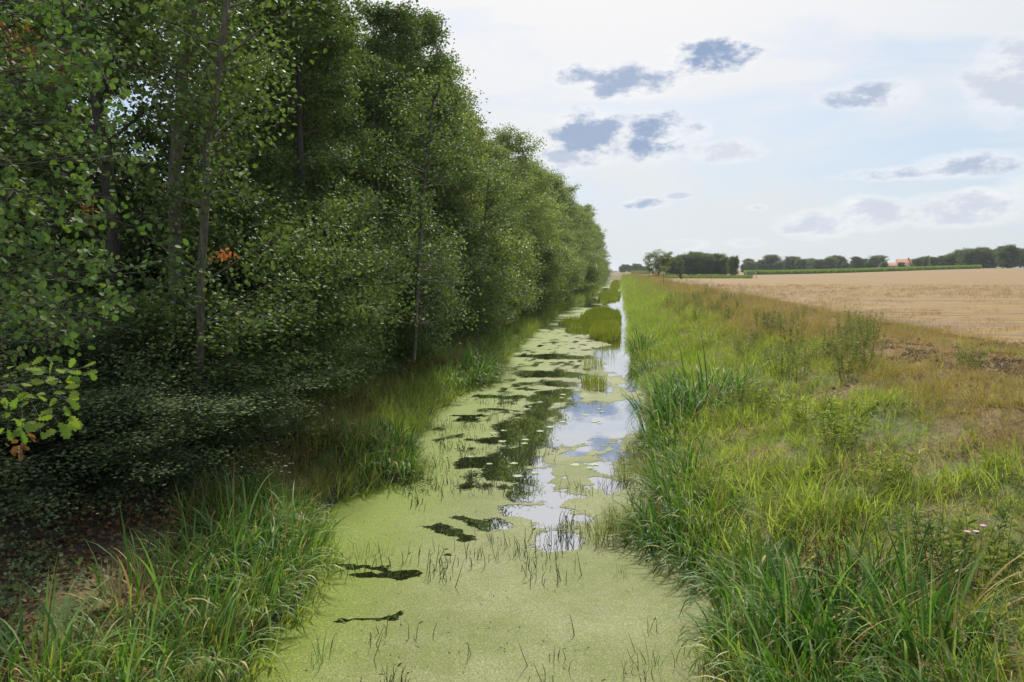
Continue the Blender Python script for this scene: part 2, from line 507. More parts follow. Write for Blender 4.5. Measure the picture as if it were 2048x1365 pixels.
def gx(y):
    l = float(Le(np.array(y))); r = float(Re(np.array(y))); f = float(Fe(np.array(y)))
    a = np.concatenate([-np.array([5000, 2000, 800, 300, 140, 80, 50, 38]) * 1.0, np.linspace(-30, l - 4.5, 10), np.linspace(l - 4, l, 12)])
    b = np.linspace(l, r, 9)[1:-1]
    c = np.linspace(r, f, 34)
    return np.concatenate([a, b, c])


def fx_(y):
    f = float(Fe(np.array(y)))
    return f + np.concatenate([[0, .3, .6, 1, 1.5, 2, 3, 4, 5, 7, 9, 12, 15, 19, 24, 30, 38], np.linspace(48, 260, 16), [400, 700, 1200, 2200, 5000]])


# ground material: turf and earth on the banks, leaf litter under the trees
m, t, o = mat('bank_earth')
geo = t.new('ShaderNodeNewGeometry')
sp = t.new('ShaderNodeSeparateXYZ'); t.l.new(geo.outputs['Position'], sp.inputs[0])
n1 = t.noise(geo.outputs['Position'], 0.8, 5, 0.6)
n2 = t.noise(geo.outputs['Position'], 9, 6, 0.7)
n3 = t.noise(geo.outputs['Position'], 40, 3, 0.6)
turf = t.mix(t.ss(n2, 0.35, 0.65), (0.075, 0.105, 0.028), (0.14, 0.17, 0.045))
dryc = t.mix(t.ss(n2, 0.35, 0.65), (0.17, 0.10, 0.042), (0.34, 0.22, 0.095))
c = t.mix(t.ss(n1, 0.42, 0.62), turf, dryc)
c = t.mix(t.ss(sp.outputs[0], 4.8, 6.6), c, dryc)
soil = t.mix(t.ss(n3, 0.35, 0.6), (0.06, 0.036, 0.018), (0.15, 0.088, 0.042))
c = t.mix(t.ss(n2, 0.52, 0.60), c, soil)
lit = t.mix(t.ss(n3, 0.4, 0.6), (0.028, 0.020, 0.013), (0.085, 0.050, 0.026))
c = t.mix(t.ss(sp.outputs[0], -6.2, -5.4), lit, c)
c = t.mix(t.ss(sp.outputs[2], 0.30, 0.05), c, (0.035, 0.035, 0.016))
pr = t.new('ShaderNodeBsdfPrincipled'); t.l.new(c, pr.inputs['Base Color']); pr.inputs['Roughness'].default_value = 0.95
bp = t.new('ShaderNodeBump'); bp.inputs['Strength'].default_value = 0.7; bp.inputs['Distance'].default_value = 0.04
t.l.new(n2, bp.inputs['Height']); t.l.new(bp.outputs[0], pr.inputs['Normal'])
t.l.new(pr.outputs[0], o.inputs[0])
M['earth'] = m

m, t, o = mat('stubble')
geo = t.new('ShaderNodeNewGeometry')
rot = t.new('ShaderNodeMapping'); rot.inputs['Rotation'].default_value = (0, 0, R(-36)); rot.inputs['Scale'].default_value = (0.16, 1.0, 1)
t.l.new(geo.outputs['Position'], rot.inputs[0])
rows = t.noise(rot.outputs[0], 1.3, 5, 0.6)
rot2 = t.new('ShaderNodeMapping'); rot2.inputs['Rotation'].default_value = (0, 0, R(-36)); rot2.inputs['Scale'].default_value = (0.35, 1.0, 1)
t.l.new(geo.outputs['Position'], rot2.inputs[0])
fine = t.noise(rot2.outputs[0], 7.0, 7, 0.72)
big = t.noise(geo.outputs['Position'], 0.06, 4, 0.6)
rowl = t.noise(rot.outputs[0], 0.28, 3, 0.5)
sr = t.new('ShaderNodeSeparateXYZ'); t.l.new(rot.outputs[0], sr.inputs[0])
trk = t.m('ABSOLUTE', t.m('SUBTRACT', t.m('FRACT', t.m('DIVIDE', t.m('ADD', sr.outputs[1], t.m('MULTIPLY', big, 6.0)), 13.0)), 0.5))
trk = t.m('MAXIMUM', t.ss(t.m('ABSOLUTE', t.m('SUBTRACT', trk, 0.07)), 0.022, 0.012), 0.0)
wr = t.m('SINE', t.m('MULTIPLY', sr.outputs[1], 4.2))
st = t.mix(t.ss(fine, 0.35, 0.65), (0.17, 0.095, 0.028), (0.39, 0.245, 0.045))
st = t.mix(t.ss(big, 0.38, 0.62, 0, 0.6), st, (0.27, 0.155, 0.035))
so = (0.13, 0.09, 0.058)
c = t.mix(t.m('MULTIPLY', t.ss(rows, 0.50, 0.64), 0.7), st, so)
c = t.mix(t.m('MULTIPLY', t.ss(t.m('ADD', wr, t.m('MULTIPLY', t.m('SUBTRACT', rows, .5), 5)), 0.0, 1.0), 0.5), c, so)
c = t.mix(t.m('MULTIPLY', trk, t.ss(rows, .35, .55, 0, .75)), c, (0.10, 0.065, 0.035))
c = t.mix(t.m('MULTIPLY', t.ss(fine, 0.62, 0.70), 0.5), c, (0.56, 0.40, 0.12))
c = t.mix(t.m('MULTIPLY', t.ss(rowl, 0.60, 0.66), 0.6), c, (0.19, 0.125, 0.07))
pr = t.new('ShaderNodeBsdfPrincipled'); t.l.new(c, pr.inputs['Base Color']); pr.inputs['Roughness'].default_value = 0.9
bp = t.new('ShaderNodeBump'); bp.inputs['Strength'].default_value = 0.8; bp.inputs['Distance'].default_value = 0.05
t.l.new(fine, bp.inputs['Height']); t.l.new(bp.outputs[0], pr.inputs['Normal'])
t.l.new(pr.outputs[0], o.inputs[0])
M['stubble'] = m

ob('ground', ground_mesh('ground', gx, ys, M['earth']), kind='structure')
ob('stubble_field', ground_mesh('stubble_field', fx_, ys, M['stubble']), kind='structure')

# ------------------------------------------------------------------ water
m, t, o = mat('ditch_water')
geo = t.new('ShaderNodeNewGeometry')
wn = t.noise(geo.outputs['Position'], 1.6, 3, 0.5)
pr = t.new('ShaderNodeBsdfPrincipled')
pr.inputs['Base Color'].default_value = (0.012, 0.012, 0.006, 1)
pr.inputs['Roughness'].default_value = 0.02
pr.inputs['IOR'].default_value = 1.33
pr.inputs['Specular IOR Level'].default_value = 0.5
gl = t.new('ShaderNodeBsdfGlossy'); gl.inputs['Roughness'].default_value = 0.015
gl.inputs['Color'].default_value = (0.95, 0.97, 1, 1)
bp = t.new('ShaderNodeBump'); bp.inputs['Strength'].default_value = 0.05; bp.inputs['Distance'].default_value = 0.02
t.l.new(wn, bp.inputs['Height']); t.l.new(bp.outputs[0], pr.inputs['Normal']); t.l.new(bp.outputs[0], gl.inputs['Normal'])
mx = t.new('ShaderNodeMixShader'); mx.inputs[0].default_value = 0.62
t.l.new(pr.outputs[0], mx.inputs[1]); t.l.new(gl.outputs[0], mx.inputs[2])
t.l.new(mx.outputs[0], o.inputs[0])
M['water'] = m
wy = np.array([-60., 20, 60, 120, 332])
Vw = []
for y in wy:
    Vw += [(-8, y, 0), (3, y, 0)]
i = np.arange(4) * 2
ob('water', mesh_np('water', Vw, [np.stack([i, i + 1, i + 3, i + 2], 1)], M['water']), kind='structure')

# floating duckweed: a thin skin 4 mm above the water, torn open where the pools are
POOLS = [  # x, y, half-width, half-length, angle
    (-0.55, 20.9, 1.25, 2.5, 0), (0.55, 22.6, .7, 1.6, 0), (-2.0, 24.4, .75, 1.4, 0), (-2.35, 22.6, .35, .6, 0), (-2.3, 19.6, .75, 1.2, 0), (-2.75, 18.0, .6, .55, 0),
    (-1.9, 17.3, .25, .8, 0), (-2.5, 15.7, 1.05, .38, .15), (-2.0, 15.0, .5, .55, 0), (-2.1, 16.4, .45, .7, 0), (-1.7, 14.2, .3, .5, 0), (-2.3, 21.2, .45, .9, 0), (-1.5, 18.5, .6, 1.2, 0), (-1.55, 13.6, .45, .35, 0), (-1.4, 12.65, .65, .38, 0), (-2.1, 11.9, .42, .22, -.35), (-2.6, 11.35, .36, .16, -.35),
    (-0.95, 12.2, .5, .75, 0), (-.85, 13.6, .3, .5, 0), (-0.9, 11.2, .35, .3, 0), (-2.85, 9.75, .28, .24, 0), (-3.6, 9.95, .7, .07, 0), (-3.25, 9.65, .2, .08, 0), (-2.76, 8.5, .18, .05, .2), (-3.0, 8.35, .07, .04, 0), (-2.45, 10.7, .1, .05, 0),
    (-2.9, 35.8, 1.7, .9, 0), (-2.6, 29.8, 1.3, .9, 0), (-1.9, 27.3, .9, .6, 0), (-3.0, 26.0, .5, .25, 0), (-4.1, 20.9, .5, .2, 0), (-3.6, 24.2, .7, .3, 0), (-3.3, 21.9, .7, .2, 0), (-0.3, 15.6, .35, .5, 0), (.0, 16.6, .4, .5, 0),
    (-4.3, 100, 1.8, 10, 0), (-3.3, 88, 1.2, 4, 0), (-3, 130, 2, 9, 0), (-3, 165, 2, 12, 0), (-4.2, 14.1, .4, .1, 0)]


def openness(x, y):
    v = np.full(x.shape, -3.0)
    x_, y_ = x, y
    x = x + 0.75 * (vnoise(x_, y_, 0.8, 301, 4) - 0.5) + .22 * (vnoise(x_, y_, .16, 303, 3) - .5)
    y = y + 0.9 * (vnoise(x_, y_, 0.7, 307, 4) - 0.5) + .22 * (vnoise(x_, y_, .14, 309, 3) - .5)
    for a, b, rx, ry, an in POOLS:
        u = (x - a) * math.cos(an) + (y - b) * math.sin(an); w = -(x - a) * math.sin(an) + (y - b) * math.cos(an)
        k = 1 - np.sqrt((u / rx) ** 2 + (w / ry) ** 2)
        v = np.maximum(v, k)
    x, y = x_, y_
    sx = (vnoise(x, y * 0.45, 0.45, 21, 5) - 0.5) * 1.5
    v = v + .14 + sx * np.clip(v + 0.7, 0, 1)
    # right-hand channel, mostly open water farther off
    rr = Re(y) - x
    ch = (1 - rr / 1.5) * sst(y, 25, 32)
    far = (vnoise(x, y * 0.3, 0.9, 33, 4) - 0.42) * 4
    v = np.maximum(v, np.minimum(ch * 2.2, 1) + far - 1.0 * (1 - sst(y, 25, 40)) - 4 * (1 - sst(y, 22, 26)))
    fn = (vnoise(x, y * 0.5, 0.35, 41, 4) - 0.63) * 5 * sst(y, 11, 15) * (0.25 + 0.75 * sst(x, -2.6, -1.2)) 
    v = np.maximum(v, np.where(y > 11, fn - (1 - sst(y, 11, 14)) * 1.5, -9))
    v = np.where((y > 90), np.maximum(v, (vnoise(x, y * .2, 1.3, 5, 3) - .5) * 5), v)
    return v


gv = []; gf = []; ga = []; base_i = 0
for y0, y1, st_ in ((3, 12, .03), (12, 26, .04), (26, 60, .09), (60, 330, .35)):
    yy = np.arange(y0, y1 + st_ * .5, st_ * (1 if y0 < 26 else 2.0)); yy[-1] = y1
    xx = np.arange(-6.4, 1.8, st_)
    X, Y = np.meshgrid(xx, yy)
    Aop = openness(X, Y)
    n, k = X.shape
    I = np.arange(n * k).reshape(n, k)
    F = np.stack([I[:-1, :-1], I[:-1, 1:], I[1:, 1:], I[1:, :-1]], -1).reshape(-1, 4)
    keep = (Aop.ravel()[F].min(1) < 0.25)
    xm = X.ravel()[F].mean(1); ym = Y.ravel()[F].mean(1)
    keep &= (xm > Le(ym) - 0.5) & (xm < Re(ym) + 0.5)
    gf.append(F[keep] + base_i); gv.append(np.stack([X, Y, X * 0 + 0.004], -1).reshape(-1, 3)); ga.append(Aop.ravel())
    base_i += n * k
me = mesh_np('duckweed', np.concatenate(gv), [np.concatenate(gf)], [])
at_ = me.attributes.new('open', 'FLOAT', 'POINT'); at_.data.foreach_set('value', np.concatenate(ga).astype(np.float32))
m, t, o = mat('duckweed')
geo = t.new('ShaderNodeNewGeometry')
sp = t.new('ShaderNodeSeparateXYZ'); t.l.new(geo.outputs['Position'], sp.inputs[0])
at_ = t.new('ShaderNodeAttribute', attribute_name='open')
fi = t.noise(geo.outputs['Position'], 22, 4, 0.7)
vor = t.new('ShaderNodeTexVoronoi'); vor.inputs['Scale'].default_value = 52
t.l.new(geo.outputs['Position'], vor.inputs['Vector'])
big = t.noise(geo.outputs['Position'], 0.55, 5, 0.6)
mid = t.noise(geo.outputs['Position'], 3.5, 5, 0.65)
c = t.mix(t.ss(big, 0.35, 0.65), (0.135, 0.155, 0.030), (0.205, 0.213, 0.082))
c = t.mix(t.ss(mid, 0.48, 0.70, 0, 0.6), c, (0.185, 0.187, 0.075))
c = t.mix(t.ss(mid, 0.48, 0.30, 0, 0.6), c, (0.115, 0.14, 0.03))
c = t.mix(t.m('MULTIPLY', t.ss(sp.outputs[0], -1.8, -3.9), 0.85), c, (0.145, 0.195, 0.010))
hs = t.new('ShaderNodeHueSaturation'); t.l.new(c, hs.inputs['Color'])
t.l.new(t.m('ADD', 0.48, t.m('MULTIPLY', vor.outputs['Distance'], 1.15)), hs.inputs['Value'])
c = t.mix(t.m('MULTIPLY', t.ss(t.m('ADD', fi, t.m('MULTIPLY', mid, 0.35)), 0.80, 0.88), 0.75), hs.outputs[0], (0.10, 0.10, 0.03))
pr = t.new('ShaderNodeBsdfPrincipled'); t.l.new(c, pr.inputs['Base Color'])
pr.inputs['Roughness'].default_value = 0.6; pr.inputs['Specular IOR Level'].default_value = 0.12
bp = t.new('ShaderNodeBump'); bp.inputs['Strength'].default_value = 0.35; bp.inputs['Distance'].default_value = 0.002
t.l.new(vor.outputs['Distance'], bp.inputs['Height']); t.l.new(bp.outputs[0], pr.inputs['Normal'])
tp = t.new('ShaderNodeBsdfTransparent')
k = t.m('ADD', at_.outputs['Fac'], t.m('MULTIPLY', t.m('SUBTRACT', fi, 0.5), 1.1))
hole = t.m('GREATER_THAN', k, 0.0)
mx = t.new('ShaderNodeMixShader'); t.l.new(hole, mx.inputs[0]); t.l.new(pr.outputs[0], mx.inputs[1]); t.l.new(tp.outputs[0], mx.inputs[2])
t.l.new(mx.outputs[0], o.inputs[0])
me.materials.append(m)
ob('duckweed', me, label='pale green duckweed skin floating on the ditch water', cat='duckweed', kind='stuff')


# ------------------------------------------------------------------ scatter (for what nobody could count)
SRC = {}


def source(name, meshes):
    c = bpy.data.collections.new(name)
    for i, me in enumerate(meshes):
        o = bpy.data.objects.new('%s_%02d' % (name, i), me); c.objects.link(o)
    SRC[name] = c
    return c


def scatter(name, src, P, rot, scl, attrs, label, cat):
    n = len(P)
    me = bpy.data.meshes.new(name); me.vertices.add(n)
    me.vertices.foreach_set('co', np.asarray(P, np.float32).ravel())

    def A(nm, typ, data, key='value'):
        a = me.attributes.new(nm, typ, 'POINT'); a.data.foreach_set(key, np.asarray(data, np.float32 if typ != 'INT' else np.int32).ravel())
    A('rot', 'FLOAT_VECTOR', rot, 'vector'); A('scl', 'FLOAT', scl)
    A('pick', 'INT', rng.integers(0, len(src.objects), n))
    for k_, v_ in attrs.items():
        A(k_, 'FLOAT', v_)
    g = bpy.data.node_groups.new(name, 'GeometryNodeTree')
    g.interface.new_socket('Geometry', in_out='INPUT', socket_type='NodeSocketGeometry')
    g.interface.new_socket('Geometry', in_out='OUTPUT', socket_type='NodeSocketGeometry')
    N = g.nodes; L = g.links
    gi = N.new('NodeGroupInput'); go = N.new('NodeGroupOutput')
    ci = N.new('GeometryNodeCollectionInfo'); ci.inputs[0].default_value = src
    ci.inputs['Separate Children'].default_value = True; ci.inputs['Reset Children'].default_value = True
    ip = N.new('GeometryNodeInstanceOnPoints'); ip.inputs['Pick Instance'].default_value = True

    def na(nm, typ):
        q = N.new('GeometryNodeInputNamedAttribute'); q.data_type = typ; q.inputs[0].default_value = nm
        return q.outputs[0]
    L.new(gi.outputs[0], ip.inputs['Points']); L.new(ci.outputs[0], ip.inputs['Instance'])
    L.new(na('pick', 'INT'), ip.inputs['Instance Index'])
    L.new(na('rot', 'FLOAT_VECTOR'), ip.inputs['Rotation']); L.new(na('scl', 'FLOAT'), ip.inputs['Scale'])
    L.new(ip.outputs[0], go.inputs[0])
    o = ob(name, me, label=label, cat=cat, kind='stuff')
    md = o.modifiers.new('scatter', 'NODES'); md.node_group = g
    return o


def tuft(seed, n, rad, h0, h1, w, lean, mat_, seg=4, seeds=0):
    rs = np.random.default_rng(seed)
    a = rs.uniform(0, 2 * np.pi, n); r = rad * np.sqrt(rs.uniform(0, 1, n))
    P = np.stack([np.cos(a) * r, np.sin(a) * r, np.full(n, -0.03)], 1)
    az_ = a + rs.normal(0, 0.9, n)
    H = rs.uniform(h0, h1, n)
    ln = np.abs(rs.normal(lean, lean * 0.45, n)) + 0.08
    g = G()
    V, F = blades(P, az_, H, ln, w * rs.uniform(.7, 1.2, n), rs, seg)
    g.add(V, F, 0)
    if seeds:
        for q in range(seeds):
            aa = rs.uniform(0, 6.28); hh = h1 * rs.uniform(1.0, 1.5)
            p0 = np.array([[math.cos(aa) * rad * .5, math.sin(aa) * rad * .5, 0]])
            V, F = blades(p0, np.array([aa]), np.array([hh]), np.array([.25]), np.array([w * .5]), rs, 5)
            g.add(V, F, 1)
            top = V.reshape(-1, 3)[-1]
            pts = top + rs.normal(0, 1, (26, 3)) * np.array([.012, .012, .05]) * (hh / .8) - np.array([0, 0, .06 * hh])
            V, F = leaves(pts, np.full(26, .022), rs, 0.2, -0.8, .35)
            g.add(V, F, 1)
    return g.mesh('tuft', [mat_, M['seed']])


source('grass_tuft', [tuft(10 + i, 20,   .18, .20, .46, .013, 1.0 + .15 * (i % 3), M['grass'], 4) for i in range(6)])
source('seedy_tuft', [tuft(30 + i, 20, .14, .28, .50, .009, .6, M['grass'], 4, 3) for i in range(4)])
source('dry_tuft', [tuft(50 + i, 26, .18, .15, .38, .005, 1.1, M['straw'], 3) for i in range(4)])
source('stubble_tuft', [tuft(60 + i, 16, .20, .06, .16, .006, .5, M['straw'], 2) for i in range(4)])


def bank_points(y0, y1, dens, x_lo, x_hi, seed):
    rs = np.random.default_rng(seed)
    A_ = (y1 - y0) * 10
    n = int(A_ * dens)
    y = rs.uniform(y0, y1, n); u = rs.uniform(0, 1, n)
    lo = x_lo(y); hi = x_hi(y)
    keep = rs.uniform(0, 1, n) < (hi - lo) / 10
    x = lo + (hi - lo) * u
    return x[keep], y[keep], rs


def dryness(x, y):
    s = x - Re(y)
    d = 0.20 + 0.95 * (vnoise(x, y, 1.7, 71, 4) - 0.5) + 0.35 * (vnoise(x, y, 7, 75, 2) - .5)
    d += 0.62 * sst(s, 3.6, 6.0) * (1 - sst(y, 70, 140) * .2)
    d -= 0.30 * (1 - sst(s, 0.6, 2.4))
    d += 0.22 * sst(s, 2.6, 4.4) * sst(y, 22, 30)
    d += 0.28 * np.exp(-((x - 6.6) / 1.6) ** 2 - ((y - 9.5) / 3.5) ** 2)
    d -= 0.45 * np.exp(-((x - 3.2) / 1.4) ** 2 - ((y - 14.5) / 3.0) ** 2)
    d -= 0.55 * np.exp(-((x - Fe(y) + 0.9) / .5) ** 2) * sst(y, 14, 17)
    return np.clip(d, -.2, 1.1)


PX = []; 
for y0, y1, dn, sc0 in ((3.5, 9, 36, 1.0), (9, 16, 30, 1.05), (16, 30, 22, 1.15), (30, 60, 12, 1.35), (60, 130, 5, 1.9), (130, 325, 1.8, 2.8)):
    x, y, rs = bank_points(y0, y1, dn, lambda y: Re(y) + 0.0, lambda y: Fe(y) + 0.1 + 0.5 * (vnoise(y, 0 * y, 1.2, 8) - .5), 100 + int(y0))
    PX.append(np.stack([x, y, np.full(len(x), sc0)], 1))
PX = np.concatenate(PX); x, y, s0 = PX.T
s = x - Re(y)
bare = np.exp(-((x - 8.0) / 1.9) ** 2 - ((y - 19.5) / 4.6) ** 2) * (1 - np.exp(-((x - Fe(y) + 0.9) / .5) ** 2))           # mown, scraped patch by the field
kp = rng.uniform(0, 1, len(x)) > bare * 1.25 - 0.1
kp &= rng.uniform(0, 1, len(x)) < (0.25 + 1.5 * vnoise(x, y, .9, 90, 3))
x, y, s0, s, bare = x[kp], y[kp], s0[kp], s[kp], bare[kp]
dr = dryness(x, y)
hgt = .85 * s0 * (0.25 + 1.5 * vnoise(x, y, 1.3, 88, 4)) * (1 - 0.62 * bare) * np.where(s > 6.4, 0.62, 1) * (1.0 + .15 * (s < 2))
rot = np.stack([rng.normal(0, .38, len(x)), rng.normal(0, .38, len(x)), rng.uniform(0, 6.28, len(x))], 1)
lush = np.clip(1.6 * (vnoise(x, y, 2.2, 93, 3) - 0.45), 0, 1) * (1 - sst(dr, .2, .5)) * .8 + 0.35 * np.exp(-((s - 1.5) / 1.6) ** 2) * sst(y, 16, 26)
P = np.stack([x, y, ground_z(x, y) - .01], 1)
seedy = rng.uniform(0, 1, len(x)) < 0.10 + 0.28 * sst(dr, .35, .8)
for nm, sel, lab in (('bank_grass', ~seedy, 'long green and tawny grass covering the right bank'), ('seeding_grass', seedy, 'tall seeding grass mixed through the right bank')):
    scatter(nm, SRC['grass_tuft' if nm == 'bank_grass' else 'seedy_tuft'], P[sel], rot[sel], hgt[sel], {'dry': dr[sel], 'lush': np.clip(lush[sel], 0, 1)}, lab, 'grass')
# straw and dry thatch over the mown patch and bank top
x, y, rs = bank_points(8, 60, 20, lambda y: Re(y) + 4.2, lambda y: Fe(y) + .6, 300)
P = np.stack([x, y, ground_z(x, y) - .02], 1)
scatter('dry_thatch', SRC['dry_tuft'], P, np.stack([rng.normal(0, .5, len(x)), rng.normal(0, .5, len(x)), rng.uniform(0, 6.28, len(x))], 1),
        rng.uniform(.5, 1.1, len(x)), {}, 'tan dry cut grass lying along the top of the bank', 'dry grass')
# stubble in drilled rows, near part of the field
rr = []
for y0, y1, dn in ((10, 45, 5.0), (45, 110, 2.0)):
    n = int((y1 - y0) * 60 * dn); yy = rng.uniform(y0, y1, n); xx = Fe(yy) + .15 + rng.uniform(0, 1, n) ** 1.2 * 60
    ok = xx < yy * 0.60 + 6
    rr.append(np.stack([xx, yy, np.full(n, 1.0 if y0 < 40 else 1.7)], 1)[ok])
rr = np.concatenate(rr); x, y, s0 = rr.T
u = x * math.cos(.5) - y * math.sin(.5)
kp = (vnoise(u * 1, (x * math.sin(.5) + y * math.cos(.5)) * .12, .5, 61, 2) > .42) & (vnoise(x, y, 4, 62, 2) > .36)
x, y, s0 = x[kp], y[kp], s0[kp]
scatter('stubble', SRC['stubble_tuft'], np.stack([x, y, ground_z(x, y) - .01], 1), np.stack([rng.normal(0, .35, len(x)), rng.normal(0, .35, len(x)), rng.uniform(0, 6.28, len(x))], 1),
        s0 * rng.uniform(.7, 1.3, len(x)), {}, 'cut straw stubble standing in the harvested field', 'stubble')

# left bank grass
LX = []
for y0, y1, dn, sc0 in ((4.5, 14, 26, 1.0), (14, 32, 24, 1.15), (32, 70, 12, 1.5), (70, 200, 3, 2.4)):
    x, y, rs = bank_points(y0, y1, dn, lambda y: Le(y) - 3.3, lambda y: Le(y) + .05, 400 + int(y0))
    LX.append(np.stack([x, y, np.full(len(x), sc0)], 1))
x, y, s0 = np.concatenate(LX).T
kp = (rng.uniform(0, 1, len(x)) < 1.25 - sst(Le(y) - x, 1.6, 3.3)) & ~((y < 9.5) & (Le(y) - x > 1.3)) & ~((y < 14) & (Le(y) - x > 2.0))
x, y, s0 = x[kp], y[kp], s0[kp]
q = Le(y) - x
dr = np.clip(.18 + 1.2 * (vnoise(x, y, 1.8, 171, 3) - .5) + .30 * sst(q, .8, 2.0) - .35 * (1 - sst(q, .0, .8)), -.2, 1)
scatter('left_bank_grass', SRC['grass_tuft'], np.stack([x, y, ground_z(x, y) - .01], 1), np.stack([rng.normal(0, .2, len(x)), rng.normal(0, .2, len(x)), rng.uniform(0, 6.28, len(x))], 1),
        s0 * rng.uniform(.8, 1.3, len(x)), {'dry': dr, 'lush': np.clip(vnoise(x, y, 2, 5, 2) - .5, 0, 1)}, 'green and tan grass along the shaded left bank', 'grass')

# fallen leaves and low herbs on the wood floor
rs = np.random.default_rng(5)
lit = []
for i in range(3):
    n = 50; p = np.stack([rs.uniform(-.4, .4, n), rs.uniform(-.4, .4, n), rs.uniform(0, .03, n)], 1)
    V, F = leaves(p, np.full(n, .065), rs, 1.2, 0, .7)
    g = G(); g.add(V, F, 0); lit.append(g.mesh('litter', [M['litter']]))
source('litter_patch', lit)
g = G(); n = 2600; yy = 5 + 22 * rs.uniform(0, 1, n) ** 1.4; xx = Le(yy) + (Re(yy) - Le(yy)) * rs.uniform(0, 1, n)
kp = openness(xx, yy) < .1; kp &= vnoise(xx, yy * .5, 1.1, 515, 3) > .42
xx, yy = xx[kp], yy[kp]
V, F = leaves(np.stack([xx, yy, xx * 0 + .010], 1), rs.uniform(.008, .034, len(xx)), rs, 3.0, 0, .5); g.add(V, F)
ob('floating_debris', g.mesh('floating_debris', [M['stem']]), label='dark specks and bits of dead stem lying on the duckweed', cat='debris', kind='stuff')
n = 2600; yy = rs.uniform(3, 30, n); xx = Le(yy) - 1.4 - rs.uniform(0, 9, n)
scatter('leaf_litter', SRC['litter_patch'], np.stack([xx, yy, ground_z(xx, yy) + .005], 1), np.stack([0 * xx, 0 * xx, rs.uniform(0, 6.28, n)], 1), rs.uniform(.8, 1.2, n), {},
        'brown fallen leaves on the dark wood floor', 'leaf litter')
gc = []
for i in range(3):
    n = 26; p = rs.normal(0, 1, (n, 3)) * np.array([.14, .14, .04]) + np.array([0, 0, .09])
    V, F = leaves(p, np.full(n, .055), rs, 1.2, 0, .8); g = G(); g.add(V, F, 0); gc.append(g.mesh('low_herb', [M['thorn']]))
source('low_herb', gc)
n = 1100; yy = rs.uniform(4, 16, n); xx = Le(yy) - 1.3 - rs.uniform(0, 5, n)
kp = vnoise(xx, yy, 1.2, 44, 2) > .5
xx, yy = xx[kp], yy[kp]; n = len(xx)
scatter('woodland_herbs', SRC['low_herb'], np.stack([xx, yy, ground_z(xx, yy)], 1), np.stack([0 * xx, 0 * xx, rs.uniform(0, 6.28, n)], 1), rs.uniform(.6, 1.2, n), {},
        'low dark herbs growing on the wood floor', 'ground cover')


# ------------------------------------------------------------------ trees
def tree_meshes(seed, H, Rr, base, nlimb, nsub, nleaf, size, lm, bm, sig=.26, stems=1, rise=(.25, .75), prof=0, tr=.13, aspect=.75, lean=.0, up=.6, droopy=.4):
    rs = np.random.default_rng(seed)
    gt = G(); P = []; OUT = []
    for sidx in range(stems):
        sa = rs.uniform(0, 6.28); sl = lean + (0 if stems == 1 else rs.uniform(.15, .45))
        n = 12; tt = np.linspace(0, 1, n)
        wob = np.cumsum(rs.normal(0, .06 * H / 14, (n, 2)), 0)
        T = np.stack([np.cos(sa) * sl * tt * H + wob[:, 0], np.sin(sa) * sl * tt * H + wob[:, 1], tt * H * (.97 if stems == 1 else rs.uniform(.7, .97))], 1)
        T[0, :2] = rs.normal(0, .1 * (stems > 1), 2); T[0, 2] = -.15
        V, F = tube(T, tr * (1 - tt) ** .8 + .012, 8); gt.add(V, F)
        nl = nlimb // stems
        for i in range(nl):
            f = base + (1 - base) * ((i + rs.uniform(0, 1)) / nl) ** .9
            f = min(f, .985)
            p0 = np.array([np.interp(f, tt, T[:, k_]) for k_ in range(3)])
            a = i * 2.4 + rs.normal(0, .5)
            g_ = (f - base) / (1 - base)
            if prof == 0: w = (0.55 + .45 * math.sin(min(1, g_ * 1.5 + .25) * math.pi * .6)) * (1 - .72 * g_ ** 2.2)
            elif prof == 1: w = math.sqrt(max(.05, 1 - (2 * g_ - .8) ** 2 / 1.5))
            else: w = (1 - g_ * .85)
            Ln = Rr * w * rs.uniform(.65, 1.12)
            r_ = rs.uniform(*rise) + .5 * g_
            k_ = np.linspace(0, 1, 5)
            d = np.array([math.cos(a), math.sin(a)])
            L = np.stack([p0[0] + d[0] * Ln * k_, p0[1] + d[1] * Ln * k_, p0[2] + Ln * (r_ * k_ - .12 * k_ ** 2)], 1)
            L[1:] += rs.normal(0, .045 * Ln, (4, 3))
            r0 = tr * .33 * (1 - .65 * f)
            V, F = tube(L, r0 * (1 - k_) + .006, 4); gt.add(V, F)
            for j in range(nsub):
                kf = .22 + .8 * (j + rs.uniform(0, 1)) / nsub; kf = min(kf, 1)
                q0 = np.array([np.interp(kf, k_, L[:, c_]) for c_ in range(3)])
                sd = rs.normal(0, 1, 3); sd[:2] += d * .9; sd[2] = sd[2] * .5 + .15; sd /= np.linalg.norm(sd)
                sl_ = Rr * rs.uniform(.16, .34)
                q1 = q0 + sd * sl_ * .5; q2 = q0 + sd * sl_ + np.array([0, 0, -.06 * sl_])
                V, F = tube(np.array([q0, q1, q2]), np.array([.010, .007, .003]), 3); gt.add(V, F)
                m_ = int(nleaf * rs.uniform(.6, 1.3))
                kk = rs.uniform(.15, 1.1, m_)[:, None]
                pts = q0 + (q2 - q0) * kk + rs.normal(0, sig, (m_, 3)) * np.array([1, 1, .6])
                P.append(pts); OUT.append(np.repeat(sd[None], m_, 0) * .5)
    P = np.concatenate(P); OUT = np.concatenate(OUT)
    kp = P[:, 2] > .05; P = P[kp]; OUT = OUT[kp]
    V, F = leaves(P, np.full(len(P), size), rs, up, droopy, aspect, OUT)
    gc_ = G(); gc_.add(V, F)
    return gt.mesh('trunk', [bm], True), gc_.mesh('crown', [lm])


